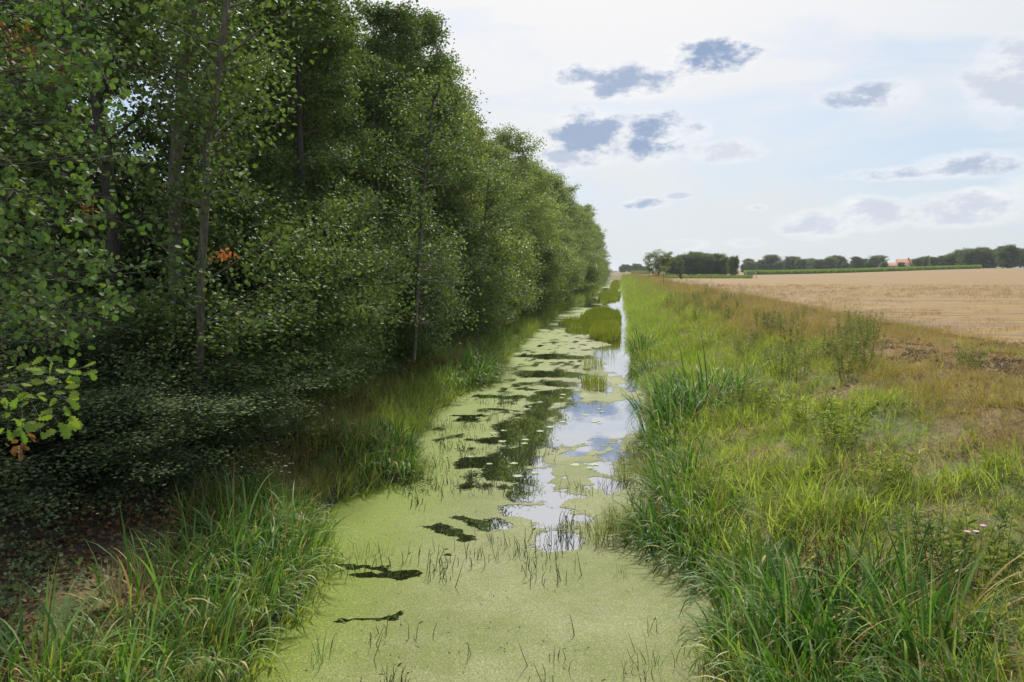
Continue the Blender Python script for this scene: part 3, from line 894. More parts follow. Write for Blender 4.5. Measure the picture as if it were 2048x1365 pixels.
def plant_tree(name, tm, x, y, rz, sc, label, cat, group, z=None, trunk='trunk', crown='crown'):
    zz = float(ground_z(x, y)) if z is None else z
    e = bpy.data.objects.new(name, None); COL.objects.link(e)
    e.location = (x, y, zz - .03); e.rotation_euler = (0, 0, rz); e.scale = sc if hasattr(sc, '__len__') else (sc, sc, sc)
    tag(e, label, cat, group)
    ob(trunk, tm[0], e); ob(crown, tm[1], e)
    return e


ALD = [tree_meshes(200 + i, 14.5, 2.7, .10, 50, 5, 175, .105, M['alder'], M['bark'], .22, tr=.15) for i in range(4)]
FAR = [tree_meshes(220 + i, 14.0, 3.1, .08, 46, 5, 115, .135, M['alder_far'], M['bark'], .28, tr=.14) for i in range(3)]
WIL = [tree_meshes(240 + i, 11.3, 3.4, .06, 46, 5, 115, .135, M['willow'], M['bark'], .28, tr=.14, prof=1) for i in range(2)]
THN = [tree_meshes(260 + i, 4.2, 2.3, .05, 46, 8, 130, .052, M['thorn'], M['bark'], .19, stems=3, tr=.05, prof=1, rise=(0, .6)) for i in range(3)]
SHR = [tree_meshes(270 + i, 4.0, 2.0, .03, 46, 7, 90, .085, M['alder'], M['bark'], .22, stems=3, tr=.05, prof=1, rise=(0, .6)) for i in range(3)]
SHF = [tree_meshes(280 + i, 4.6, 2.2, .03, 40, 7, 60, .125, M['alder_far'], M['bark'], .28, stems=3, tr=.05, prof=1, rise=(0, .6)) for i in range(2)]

rs = np.random.default_rng(77)
# front rank: alders along the canal side of the wood
front = [(-9.3, 13.6, 'A'), (-10.2, 17.4, 'A'), (-8.9, 20.6, 'A'), (-9.5, 24.0, 'A'), (-8.7, 27.2, 'A'), (-9.4, 30.6, 'A'), (-9.0, 34.5, 'A'),
         (-9.3, 38.6, 'F'), (-9.0, 43, 'F'), (-9.5, 48, 'F'), (-9.2, 53, 'W'), (-9.4, 58, 'F'), (-9.2, 64, 'F'), (-9.0, 70, 'W'), (-9.3, 77, 'F'), (-9.2, 85, 'F'),
         (-9.0, 93, 'W'), (-9.0, 101, 'F'), (-8.6, 108, 'F'), (-8.4, 116, 'F'), (-8.2, 125, 'W'), (-8.0, 134, 'F'), (-8.0, 144, 'F'), (-8.0, 155, 'F'), (-8, 167, 'F'), (-8, 180, 'W'),
         (-8, 194, 'F'), (-8, 209, 'F'), (-8, 225, 'F'), (-8, 242, 'F'), (-8, 260, 'F'), (-8, 280, 'F'), (-8, 300, 'F')]
HT = np.interp([f[1] for f in front], [12, 21, 29, 37, 50, 75, 120, 180, 300], [.98, .80, .80, .98, .94, 1.0, 1.05, 1.12, 1.1])
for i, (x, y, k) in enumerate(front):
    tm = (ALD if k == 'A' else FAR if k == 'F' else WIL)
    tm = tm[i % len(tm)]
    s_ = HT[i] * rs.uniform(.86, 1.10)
    look = {'A': 'dark green alder', 'F': 'alder coloured sunlit green', 'W': 'pale green willow'}[k]
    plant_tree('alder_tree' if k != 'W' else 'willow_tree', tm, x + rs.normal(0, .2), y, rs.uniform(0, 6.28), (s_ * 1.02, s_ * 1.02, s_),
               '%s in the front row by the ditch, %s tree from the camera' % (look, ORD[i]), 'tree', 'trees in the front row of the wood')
# ranks behind
bk = 0
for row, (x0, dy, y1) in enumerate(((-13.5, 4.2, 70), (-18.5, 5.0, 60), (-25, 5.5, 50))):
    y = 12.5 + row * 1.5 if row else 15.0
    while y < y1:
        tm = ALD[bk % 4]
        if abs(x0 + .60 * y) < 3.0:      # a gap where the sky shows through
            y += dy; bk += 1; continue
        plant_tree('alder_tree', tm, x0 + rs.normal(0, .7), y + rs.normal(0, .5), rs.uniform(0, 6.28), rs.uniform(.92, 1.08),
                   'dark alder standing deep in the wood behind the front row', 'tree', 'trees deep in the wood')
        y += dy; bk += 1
for y in np.arange(75, 300, 9.):
    plant_tree('alder_tree', FAR[int(y) % 3], -14 + rs.normal(0, .6), y, rs.uniform(0, 6.28), rs.uniform(.95, 1.1),
               'green alder of the second row above the front trees, %s from the camera' % ordn(int((y - 75) / 9)), 'tree', 'trees in the second row of the wood')
# understorey
und = []
for y in np.arange(10.8, 36, 1.35):
    und.append((-8.0 + rs.normal(0, .25) - .15 * (y > 16) , y, ('T' if int(y * 3) % 3 else 'S') if y < 14.2 else 'S'))
for y in np.arange(12, 36, 2.6):
    und.append((-9.6 + rs.normal(0, .3), y, 'T' if y < 15 else 'S'))
und += [(-8.3, 9.9, 'T'), (-9.6, 8.6, 'T'), (-7.6, 11.6, 'T'), (-9.2, 9.8, 'T'), (-10.5, 11.5, 'T'), (-11.8, 11.5, 'T'), (-12.5, 16, 'S'), (-11.3, 19, 'S'), (-13, 21, 'S'), (-14.5, 18, 'S'), (-16, 21, 'S'), (-18, 25, 'S'), (-12.5, 25, 'S')]
for y in np.arange(37, 110, 3.6):
    und.append((-7.7 + rs.normal(0, .25), y, 'F'))
for y in np.arange(110, 290, 8.):
    und.append((-6.6 + rs.normal(0, .3), y, 'F'))
und.sort(key=lambda a: a[1])
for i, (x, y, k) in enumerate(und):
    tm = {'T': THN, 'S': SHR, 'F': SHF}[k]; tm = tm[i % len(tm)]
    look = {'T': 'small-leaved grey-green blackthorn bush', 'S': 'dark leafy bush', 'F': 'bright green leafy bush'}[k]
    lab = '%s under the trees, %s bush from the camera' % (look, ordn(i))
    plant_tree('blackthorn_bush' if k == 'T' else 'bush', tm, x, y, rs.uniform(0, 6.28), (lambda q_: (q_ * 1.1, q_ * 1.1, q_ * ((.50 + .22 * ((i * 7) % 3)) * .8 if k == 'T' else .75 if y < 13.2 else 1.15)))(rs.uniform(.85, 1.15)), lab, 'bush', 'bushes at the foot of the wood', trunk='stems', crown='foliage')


# two tall bare trunks seen through the foliage
def bare_trunk(pts, r0, r1, name, label):
    pts = np.array(pts, float)
    g = G(); tt = np.linspace(0, 1, len(pts))
    V, F = tube(pts - pts[0], r0 + (r1 - r0) * tt, 9); g.add(V, F)
    e = bpy.data.objects.new(name, None); COL.objects.link(e); e.location = pts[0]
    tag(e, label, 'tree', 'slender trunks showing through the foliage')
    ob('trunk', g.mesh('trunk', [M['bark_pale']], True), e)
    gb = G()
    r_ = np.random.default_rng(int(r0 * 1000) + len(pts)); cr = []
    for i in range(40):
        f = r_.uniform(.12, .98); p0 = np.array([np.interp(f, tt, (pts - pts[0])[:, c]) for c in range(3)])
        a = r_.uniform(0, 6.28); L_ = r_.uniform(.7, 1.9)
        d = np.array([math.cos(a), math.sin(a), r_.uniform(.1, .7)]) * L_
        P_ = np.stack([p0, p0 + d * .5 + r_.normal(0, .06, 3), p0 + d])
        V, F = tube(P_, np.array([.022, .014, .005]), 4); gb.add(V, F)
        q = p0 + d * r_.uniform(.3, 1.1, (90, 1)) + r_.normal(0, .2, (90, 3)); cr.append(q)
    ob('branches', gb.mesh('branches', [M['bark_pale']]), e)
    gl = G(); V, F = leaves(np.concatenate(cr), np.full(40 * 90, .09), r_, .6, .4, .75); gl.add(V, F)
    ob('crown', gl.mesh('crown', [M['alder']]), e)
    return e


def ray_pt(px, py, y):
    a, e = px_dir(px, py)
    return (math.tan(a) * y, y, 4 + math.tan(e) * math.hypot(math.tan(a) * y, y))


bt1 = bare_trunk([ray_pt(398, 850, 11.5), ray_pt(400, 700, 11.5), ray_pt(402, 560, 11.5), ray_pt(411, 420, 11.4), ray_pt(413, 300, 11.4), ray_pt(424, 230, 11.4), ray_pt(440, 120, 11.3), ray_pt(452, 30, 11.3), ray_pt(462, -150, 11.3)], .07, .045,
           'slim_tree', 'tall slim pale trunk rising through the dark foliage, right one of the pair')
bt2 = bare_trunk([ray_pt(352, 760, 12.6), ray_pt(350, 560, 12.6), ray_pt(350, 330, 12.6), ray_pt(362, 220, 12.5), ray_pt(368, 120, 12.5), ray_pt(382, 50, 12.4), ray_pt(398, -120, 12.4)], .12, .07,
           'slim_tree', 'tall slim grey trunk against the sky gap, left one of the pair')
bt3 = bare_trunk([ray_pt(828, 720, 22.6), ray_pt(838, 520, 22.4), ray_pt(846, 400, 22.4), ray_pt(852, 330, 22.4), ray_pt(862, 240, 22.4), ray_pt(872, 160, 22.4)], .06, .035,
           'slim_tree', 'thin pale trunk in front of the middle of the tree wall above the grassy bank')
bt4 = bare_trunk([ray_pt(945, 600, 36), ray_pt(955, 520, 36), ray_pt(972, 420, 36), ray_pt(980, 340, 36)], .06, .03,
           'slim_tree', 'thin pale leaning trunk farther along the tree wall')
# orange leaf shapes standing in for a roof glimpsed through the trees
r_ = np.random.default_rng(3)
c0 = np.array(ray_pt(451, 510, 9.7)) - np.array(bt1.location)
g = G(); V, F = leaves(c0 + r_.normal(0, 1, (34, 3)) * np.array([.09, .05, .035]), np.full(34, .06), r_, .2, .6, .6); g.add(V, F)
ob('roof_glimpse_leaves', g.mesh('roof_glimpse_leaves', [M['orange']]), bt1, label='bright orange leaf cluster standing in for a roof glimpsed through trees')


# dead branches in the tree wall
def dead_branch(p, seed, n, L_, label):
    r_ = np.random.default_rng(seed); g = G(); p = np.array(p)
    for i in range(n):
        d = np.array([r_.uniform(.2, 1), r_.uniform(-.5, .2), r_.uniform(-.2, 1)]); d /= np.linalg.norm(d)
        q = p + d * L_ * r_.uniform(.5, 1); mid = (p + q) / 2 + r_.normal(0, .08, 3)
        V, F = tube(np.array([p, mid, q]) - p, np.array([.02, .012, .004]), 4); g.add(V, F)
        for j in range(3):
            b = p + (q - p) * r_.uniform(.4, .9); e_ = b + (d + r_.normal(0, .5, 3)) * .35 * L_
            V, F = tube(np.array([b, (b + e_) / 2 + r_.normal(0, .03, 3), e_]) - p, np.array([.009, .006, .002]), 3); g.add(V, F)
    o = ob('dead_branch', g.mesh('dead_branch', [M['twig']]), loc=tuple(p)); tag(o, label, 'branch', 'bare dead branches sticking out of the tree wall')


dead_branch(ray_pt(838, 560, 22.3), 1, 7, 1.4, 'bare dead branch fanning out of the tree wall at mid height')
dead_branch(ray_pt(830, 650, 21.8), 2, 6, 1.2, 'bare dead branch low in the tree wall above the grassy bank')
dead_branch(ray_pt(720, 450, 19.6), 3, 5, 1.3, 'bare thin branch among the dark leaves left of the thin trunk')


# ------------------------------------------------------------------ near aspen with leaves at the left edge
def round_leaf():
    k = 9; V = [(0, 0, 0)]
    for i in range(k):
        a = -math.pi + 2 * math.pi * (i + .5) / k
        V.append((math.sin(a) * .5 * (1.0 + .05 * (i % 2)), .5 - math.cos(a + math.pi) * -.5 * 1.0, .08 * abs(math.sin(a))))
    V = np.array(V); V[0] = (0, .5, 0)
    F = [(0, 1 + i, 1 + (i + 1) % k) for i in range(k)]
    V2 = np.array([(0.012, -.55, -.05), (-.012, -.55, -.05), (-.012, 0.02, 0), (.012, .02, 0)])
    g = G(); g.add(V, F); g.add(V2, [(0, 1, 2, 3)])
    return g


def rot_basis(ax, nr):
    y_ = Vector(ax).normalized(); z_ = Vector(nr); z_ = (z_ - y_ * z_.dot(y_)).normalized(); x_ = y_.cross(z_)
    return Matrix((x_, y_, z_)).transposed()


AX, AY = -8.6, 5.4
e = bpy.data.objects.new('aspen_tree', None); COL.objects.link(e); e.location = (AX, AY, float(ground_z(AX, AY)))
tag(e, 'leafy aspen whose branches hang in from the left edge in front of the wood', 'tree')
base = np.array(e.location)
gt = G()
T = np.array([(0, 0, -.2), (.1, .1, 2), (.05, .2, 4.5), (.2, .1, 7.5), (.15, .2, 11)])
V, F = tube(T, np.array([.2, .17, .14, .1, .04]), 9); gt.add(V, F)
ob('trunk', gt.mesh('trunk', [M['bark']], True), e)
r_ = np.random.default_rng(12)
gb = G(); LP = []; LO = []
br = []
for i in range(58):
    py = r_.uniform(-60, 700)
    reach = 290 - 0.00022 * (py - 420) ** 2 - r_.uniform(0, 200) ** 1.0
    if i % 4 == 0: reach = r_.uniform(190, 300)
    yd = r_.uniform(5.6, 8.0)
    br.append((reach, py, yd))
for px, py, yd in br:
    tip = np.array(ray_pt(px, py, yd)) - base
    z0 = tip[2] * .75 + r_.uniform(-.5, .3)
    p0 = np.array([.1, .1, max(1.5, z0)])
    m1 = p0 + (tip - p0) * .35 + np.array([0, 0, .35]); m2 = p0 + (tip - p0) * .72 + np.array([0, 0, .28])
    m1 = m1 + r_.normal(0, .28, 3); m2 = m2 + r_.normal(0, .18, 3)
    B = np.array([p0, m1, m2, tip])
    V, F = tube(B, np.array([.022, .012, .006, .002]), 5); gb.add(V, F)
    for j in range(11):
        f = r_.uniform(.35, 1)
        q0 = np.array([np.interp(f, [0, .35, .72, 1], B[:, c]) for c in range(3)])
        q1 = q0 + r_.normal(0, 1, 3) * np.array([.22, .22, .16]) + (tip - m2) * .1
        V, F = tube(np.array([q0, (q0 + q1) / 2 + r_.normal(0, .015, 3), q1]), np.array([.005, .004, .002]), 3); gb.add(V, F)
        for k in range(r_.integers(9, 16)):
            LP.append(q0 + (q1 - q0) * r_.uniform(.2, 1.05) + r_.normal(0, .045, 3)); LO.append((q1 - q0))
ob('branches', gb.mesh('branches', [M['bark']]), e)
LP = np.array(LP); LO = nrm(np.array(LO))
rl = round_leaf()
V0 = np.concatenate(rl.v); F3 = np.concatenate(rl.f3); F4 = np.concatenate(rl.f4)
leaf_me = rl.mesh('leaf', [M['aspen']])
world_p = LP + base
dist = np.linalg.norm(world_p - np.array([0, 0, 4.]), axis=1)
ang = world_p[:, 0] / world_p[:, 1]
order = np.argsort(dist + 100 * (ang < -.90))
gf = G()
for n_, idx in enumerate(order):
    ax = LO[idx] * .6 + r_.normal(0, .6, 3) + np.array([0, 0, -.55]); nr_ = r_.normal(0, .6, 3) + np.array([.15, -.55, .8])
    Mx = rot_basis(ax, nr_); s_ = float(r_.uniform(.034, .064))
    if n_ < 300:
        o = ob('leaf', leaf_me, e); o.matrix_local = Matrix.Translation(Vector(LP[idx])) @ Mx.to_4x4() @ Matrix.Scale(s_, 4)
    else:
        A_ = np.array(Mx)
        Vv = (V0 * s_) @ A_.T + LP[idx]
        gf.v.append(Vv); gf.f3.append(F3 + gf.n); gf.m3.append(np.zeros(len(F3))); gf.n += len(Vv)
o = ob('foliage', gf.mesh('foliage', [M['aspen']]), e, kind='stuff')
# withered rust-coloured leaves among the aspen branches
g = G(); pts = []
for px, py, yd, nn, sg in ((60, 110, 6.6, 130, .13), (110, 150, 6.6, 60, .07), (15, 70, 6.6, 60, .12), (30, 600, 6.8, 40, .08), (175, 420, 7.2, 40, .09), (20, 620, 6.8, 30, .08)):
    pts.append(np.array(ray_pt(px, py, yd)) - base + r_.normal(0, sg, (nn, 3)) * np.array([1, 1, .7]))
pts = np.concatenate(pts)
V, F = leaves(pts, np.full(len(pts), .06), r_, .1, .9, .5); g.add(V, F)
ob('withered_leaves', g.mesh('withered_leaves', [M['rust']]), e, label='withered rust brown leaves hanging among the green ones')

# ------------------------------------------------------------------ oak sprig at the left edge
def oak_leaf():
    pr_ = [(0, 0), (.05, .12), (.17, .2), (.10, .30), (.25, .42), (.15, .50), (.31, .64), (.19, .72), (.24, .86), (.10, .92), (0, 1.0)]
    V = []; 
    for w, l in pr_:
        V += [(-w, l, .12 * w - .15 * l * l), (0, l, -.15 * l * l), (w, l, .12 * w - .15 * l * l)]
    F = []
    for i in range(len(pr_) - 1):
        a = i * 3
        F += [(a, a + 1, a + 4, a + 3), (a + 1, a + 2, a + 5, a + 4)]
    g = G(); g.add(np.array(V, float), F)
    return g.mesh('leaf', [M['oak']])


OX, OY = -5.6, 1.6
e = bpy.data.objects.new('oak_tree', None); COL.objects.link(e); e.location = (OX, OY, float(ground_z(OX, OY)))
tag(e, 'young oak with a yellow-green lobed sprig reaching in at the left edge', 'tree')
base = np.array(e.location)
tip = np.array(ray_pt(120, 760, 3.6)) - base
g = G()
V, F = tube(np.array([(0, 0, -.2), (.05, .1, 1.5), (0, .1, 3.5), (.1, .1, 5.5)]), np.array([.1, .08, .06, .03]), 8); g.add(V, F)
ob('trunk', g.mesh('trunk', [M['bark']], True), e)
g = G(); B = np.array([(0, .1, 2.4), tip * .35 + np.array([0, 0.1, 1.65]), tip * .75 + np.array([0, 0, .62]), tip])
V, F = tube(B, np.array([.035, .02, .01, .004]), 6); g.add(V, F)
olm = oak_leaf(); r_ = np.random.default_rng(9)
spots = [(20, 770), (60, 780), (90, 760), (140, 735), (125, 775), (150, 800), (100, 820), (40, 830), (20, 860), (60, 870), (110, 850), (150, 850), (165, 745), (80, 800), (30, 800), (10, 830), (130, 800), (70, 750), (45, 740), (140, 770), (90, 870), (20, 745), (50, 850), (110, 740), (5, 790), (75, 830)]
for px, py in spots:
    for k in range(3):
        p = np.array(ray_pt(px + r_.normal(0, 10), py + r_.normal(0, 8), 3.6 + r_.normal(0, .09))) - base
        q = p + (tip - p) * .25 + np.array([-.06, 0, .0])
        if k == 0:
            V, F = tube(np.array([q, p]), np.array([.003, .0015]), 3); g.add(V, F)
        ax = (p - q) * 3 + r_.normal(0, .5, 3); nr_ = r_.normal(0, .5, 3) + np.array([.3, -.7, .7])
        o = ob('leaf', olm, e); s_ = float(r_.uniform(.05, .085) if not (px == 110 and py == 850) else .11)
        o.matrix_local = Matrix.Translation(Vector(p)) @ rot_basis(ax, nr_).to_4x4() @ Matrix.Scale(s_, 4)
g.add(*tube(np.array([tip, tip + np.array([-.12, .02, -.1])]), np.array([.003, .002]), 3))
ob('branch', g.mesh('branch', [M['bark']]), e)
pts = np.array(ray_pt(45, 885, 3.6)) - base + r_.normal(0, .03, (14, 3))
g = G(); V, F = leaves(pts, np.full(14, .05), r_, .1, .9, .6); g.add(V, F); ob('withered_leaves', g.mesh('withered_leaves', [M['rust']]), e, label='browned withered leaves at the sprig end')


# ------------------------------------------------------------------ reeds, sedges, water plants
def reed_mesh(seed, n, rad, h0, h1, w, lean, mt, seg=7, old=.06):
    rs = np.random.default_rng(seed)
    a = rs.uniform(0, 2 * np.pi, n); r = rad * np.sqrt(rs.uniform(0, 1, n))
    P = np.stack([np.cos(a) * r, np.sin(a) * r, np.full(n, -0.08)], 1)
    az_ = a + rs.normal(0, .8, n); H = rs.uniform(h0, h1, n) * (1 - .35 * (r / rad) ** 2)
    ln = np.abs(rs.normal(lean, lean * .5, n)) + .05 + .3 * r / rad
    V, F = blades(P, az_, H, ln, w * rs.uniform(.6, 1.2, n), rs, seg, 1.5)
    g = G()
    k = int(n * (1 - old)); m_ = (seg + 1) * 2
    g.add(V[:k * m_], F[:k * seg], 0)
    if k < n:
        g.add(V[k * m_:], F[k * seg:] - k * m_, 1)
    return g.mesh('reed_clump', [mt, M['straw']])


REED = [reed_mesh(500 + i, 165, .52, .6, 1.3, .024, 1.15, M['reed']) for i in range(4)]
REEDT = [reed_mesh(510 + i, 120, .42, .8, 1.5, .026, .65, M['reed']) for i in range(2)]
SEDG = [reed_mesh(520 + i, 240, .42, .35, .75, .008, .5, M['sedge'], 5, .1) for i in range(3)]
rs = np.random.default_rng(31)
LR = [(6.2, -4.4, 'R', 1.), (6.9, -4.0, 'R', .95), (7.4, -4.9, 'R', 1), (7.9, -4.25, 'R', 1), (8.4, -5.0, 'R', 1.), (8.8, -4.3, 'R', .95), (9.4, -5.0, 'R', 1), (9.6, -4.35, 'R', 1), (10.3, -4.9, 'R', .95), (10.5, -5.5, 'R', .9), (11.0, -5.6, 'R', .8),
      (5.4, -4.1, 'R', .9), (5.7, -4.9, 'R', .9), (13.9, -4.95, 'R', .85), (14.5, -4.35, 'R', .9), (15.2, -4.6, 'R', .95), (15.9, -4.9, 'R', .9), (14.7, -5.2, 'R', .85), (16.6, -5.3, 'R', .7),
      (24.8, -5.7, 'R', 1.1), (25.9, -5.3, 'R', 1.2), (26.9, -5.1, 'R', 1.2), (28.0, -5.0, 'R', 1.2), (27.4, -5.8, 'R', 1.3), (29.4, -5.4, 'R', 1.1), (31.5, -5.6, 'R', 1.1), (33.5, -5.7, 'R', 1.2), (35.5, -5.9, 'R', 1.1), (38, -6.0, 'R', 1.1), (41, -6.2, 'R', 1), (45, -6.2, 'R', 1)]
RR_ = [(4.9, 1.9, 'T', .9), (5.4, 2.4, 'R', .95), (5.9, 1.6, 'R', .95), (6.3, 2.5, 'T', .85), (6.7, 1.55, 'T', 1.), (7.1, 2.1, 'T', 1.05), (7.5, 1.4, 'R', 1), (7.8, 2.4, 'T', .85), (8.3, 1.6, 'T', 1.0), (8.9, 1.5, 'R', .95), (7.4, 1.9, 'T', 1.1), (6.9, 2.6, 'T', .95),
       (10.2, 1.25, 'R', .85), (10.9, 1.0, 'R', .95), (11.5, 1.35, 'R', .9), (11.9, .75, 'R', 1), (12.6, 1.1, 'R', 1), (11.4, .6, 'R', .95), (13.5, 1.3, 'R', .9), (14.3, .85, 'R', .85), (12.3, 0.15, 'S', .9), (11.5, -.15, 'S', .95), (11.9, .3, 'S', .8),
       (15.4, 1.1, 'R', .9), (16.6, .95, 'R', 1), (17.3, 1.2, 'T', 1.15), (18.2, 1.7, 'R', 1.7), (18.9, 1.1, 'T', 1.3), (19.6, 2.0, 'R', 1.65), (18.9, 2.3, 'R', 1.6), (18.2, 2.6, 'R', 1.2), (19.3, 3.0, 'R', 1.0), (20.6, 1.4, 'R', 1.3), (21.6, 1.4, 'T', 1.1), (22.5, 1.6, 'R', 1), (15.0, .3, 'S', .9), (17.2, .6, 'S', .9), (16.2, .35, 'S', .8),
       (33.6, 1.0, 'T', 1.1), (35, .95, 'T', 1.15), (31, .85, 'R', .9), (28.5, 1.2, 'R', .8), (26, 1.2, 'R', .7), (5.9, .9, 'S', .9), (6.6, .85, 'S', .8), (5.1, 1.1, 'S', .8)]
for side, lst, nm in (('left', LR, 'left bank'), ('right', RR_, 'right bank')):
    lst = sorted(lst)
    for i, (y, x, k, s_) in enumerate(lst):
        me = {'R': REED, 'T': REEDT, 'S': SEDG}[k]; me = me[rs.integers(0, len(me))]
        look = {'R': 'arching green reed clump', 'T': 'tall sword-leaved reed clump', 'S': 'thin olive sedge tuft'}[k]
        o = ob('reed_clump' if k != 'S' else 'sedge_tuft', me, loc=(x, y, max(-.02, float(ground_z(x, y)))), rz=rs.uniform(0, 6.28), sc=s_ * rs.uniform(.9, 1.1))
        tag(o, '%s on the %s, %s clump from the camera' % (look, nm, ordn(i)), 'reeds', 'reed clumps along the ' + nm)


# sedge islands in the canal
def island(name, shape, label, dens, s_, seed, h=.65):
    rs_ = np.random.default_rng(seed); x0, x1, y0, y1 = shape
    n = int((x1 - x0) * (y1 - y0) * dens)
    u = rs_.uniform(-1, 1, n); v = rs_.uniform(-1, 1, n)
    px_, py_ = (x0 + x1) / 2 + u * (x1 - x0) / 2, (y0 + y1) / 2 + v * (y1 - y0) / 2
    k = u * u + v * v + 1.0 * (vnoise(px_, py_ * .4, .8, seed, 3) - .5) < .9
    px_, py_ = px_[k], py_[k]; n = len(px_)
    P_ = np.stack([px_ - (x0 + x1) / 2, py_ - (y0 + y1) / 2, np.full(n, -.03)], 1)
    V, F = blades(P_, rs_.uniform(0, 6.28, n), rs_.uniform(.45, 1.2, n) * h * (.25 + 1.3 * vnoise(px_, py_, 1.1, seed, 3)), np.abs(rs_.normal(.45, .25, n)), np.full(n, s_), rs_, 3)
    g = G(); g.add(V, F)
    o = ob(name, g.mesh(name, [M['sedge']]), loc=((x0 + x1) / 2, (y0 + y1) / 2, 0)); tag(o, label, 'water grass', 'grass islands in the canal')


island('sedge_island', (-1.9, .05, 43, 56), 'large olive sedge island, nearest of the big ones in mid canal', 420, .018, 1, .6)
island('sedge_island', (-3.2, .1, 52, 80), 'broad olive sedge island right behind the nearest big one', 170, .028, 2, .5)
island('sedge_island', (-4.6, -2.2, 54, 62), 'thin line of sedge left of the big island', 120, .02, 3, .5)
island('sedge_island', (-3.6, -1.5, 48, 53), 'ragged strip of sedge off the near end of the big island', 160, .02, 13, .5)
island('sedge_island', (-3.2, .1, 98, 150), 'far sedge island beyond the white water gap', 60, .045, 4, .55)
island('sedge_island', (-2.6, .2, 158, 290), 'most distant sedge strip where the canal narrows', 25, .08, 5, .55)
island('sedge_tuft', (-1.35, -.4, 25.6, 28.4), 'small sedge tuft standing alone in mid canal', 190, .012, 6, .5)
island('sedge_tuft', (-1.6, -.6, 30.5, 34), 'sparse sedge tuft behind the small one in mid canal', 60, .010, 7, .6)
island('sedge_tuft', (-1.0, .0, 36, 40), 'thin scattering of sedge stems in front of the big island', 25, .010, 8, .7)


def stems_mesh(seed, n, rad, h0, h1, leafy):
    rs_ = np.random.default_rng(seed); g = G()
    for i in range(n):
        p = np.array([rs_.normal(0, rad), rs_.normal(0, rad), -.02]); H = rs_.uniform(h0, h1)
        a = rs_.uniform(0, 6.28); ln = rs_.uniform(0, .5)
        d = np.array([math.cos(a) * ln, math.sin(a) * ln, 1.0])
        m1 = p + d * H * .55; tp_ = m1 + np.array([math.cos(a), math.sin(a), rs_.choice([1.3, 1.1, .9, -.4])]) * np.array([.45, .45, 1]) * H * .4
        V, F = tube(np.array([p, m1, tp_]), np.array([.0048, .004, .002]), 4); g.add(V, F)
        if rs_.uniform() < leafy:
            V, F = leaves(tp_[None], np.array([.06]), rs_, .2, -.6, .3); g.add(V, F)
    return g.mesh('water_plant', [M['stem']])


STM = [stems_mesh(600, 1, .0, .12, .22, .8), stems_mesh(601, 2, .04, .10, .22, .6), stems_mesh(602, 3, .06, .10, .26, .5), stems_mesh(603, 5, .09, .10, .28, .3), stems_mesh(604, 4, .12, .08, .20, .5), stems_mesh(605, 7, .14, .12, .30, .2)]
STL = ['single dark stem poking up through the duckweed', 'pair of short bent stems in the duckweed', 'three thin stems standing in the duckweed', 'loose bunch of thin dark stems in the duckweed',
       'few spread-out short stems in the duckweed', 'thin cluster of many fine stems in the duckweed']
cnt = 0
zones = [(-3.4, .6, 5.6, 9, 80), (-3.8, .5, 9, 13, 150), (-4.6, -1.6, 12.5, 17.5, 140), (-.9, .4, 9, 17, 80), (-4.9, -2.4, 17, 25, 80), (-.6, .6, 18, 26, 10)]
for x0, x1, y0, y1, n in zones:
    for i in range(n):
        x = rs.uniform(x0, x1); y = rs.uniform(y0, y1)
        if x < float(Le(np.array(y))) + .1 or x > float(Re(np.array(y))) - .1: continue
        if cnt >= 290: break
        if float(vnoise(np.array(x), np.array(y) * .7, .9, 909, 2)) < .47: continue
        k = rs.integers(0, 6)
        where = 'close to the camera' if y < 9 else 'right of mid ditch' if x > -1.2 else 'off the left reeds' if x < -2.8 and y < 15 else 'in the middle of the ditch' if y < 16 else 'beyond the dark pools'
        o = ob('water_plant', STM[k], loc=(x, y, 0), rz=rs.uniform(0, 6.28), sc=rs.uniform(.7, 1.25))
        tag(o, STL[k] + ', ' + where, 'water plant', 'stems standing in the duckweed'); cnt += 1
# taller tufts standing in the duckweed near the left
for i, (px, py, s_) in enumerate(((730, 1110, .8), (770, 1105, .75), (1240, 1150, .55), (1300, 1340, .8), (640, 1330, .7))):
    x = None
    a, e_ = px_dir(px, py); rr_ = 4 / math.tan(-e_); x, y = math.sin(a) * rr_, math.cos(a) * rr_
    V_ = reed_mesh(640 + i, 16, .14, .3, .65, .010, .4, M['reed'], 5, .1)
    o = ob('grass_tuft', V_, loc=(x, y, 0), sc=s_)
    tag(o, ['green grass tuft rising from the duckweed by the left reeds', 'smaller grass tuft just right of the one by the left reeds', 'sparse thin tuft in the duckweed near the right reeds', 'grass tuft in the duckweed at the bottom right of the ditch', 'grass tuft in the duckweed by the lower left reeds'][i], 'grass tuft', 'grass tufts in the duckweed')


# small lily-like floating leaves
pad = []
for i in range(12):
    a = 2 * math.pi * i / 12; r0 = 1 if i else .35
    pad.append((math.cos(a) * r0, math.sin(a) * r0 * .85, .004))
V = [(0, 0, 0)] + pad
padm = mesh_np('pad', V, [np.array([(0, 1 + i, 1 + (i + 1) % 12) for i in range(12)])], M['lily'])
for i in range(36):
    x = rs.uniform(-3.2, -.4); y = rs.uniform(14, 26)
    o = ob('floating_leaf', padm, loc=(x, y, .008), rz=rs.uniform(0, 6), sc=rs.uniform(.05, .12))
    tag(o, 'small round green leaf floating on the open dark pool', 'floating leaf', 'round leaves floating on the pools')


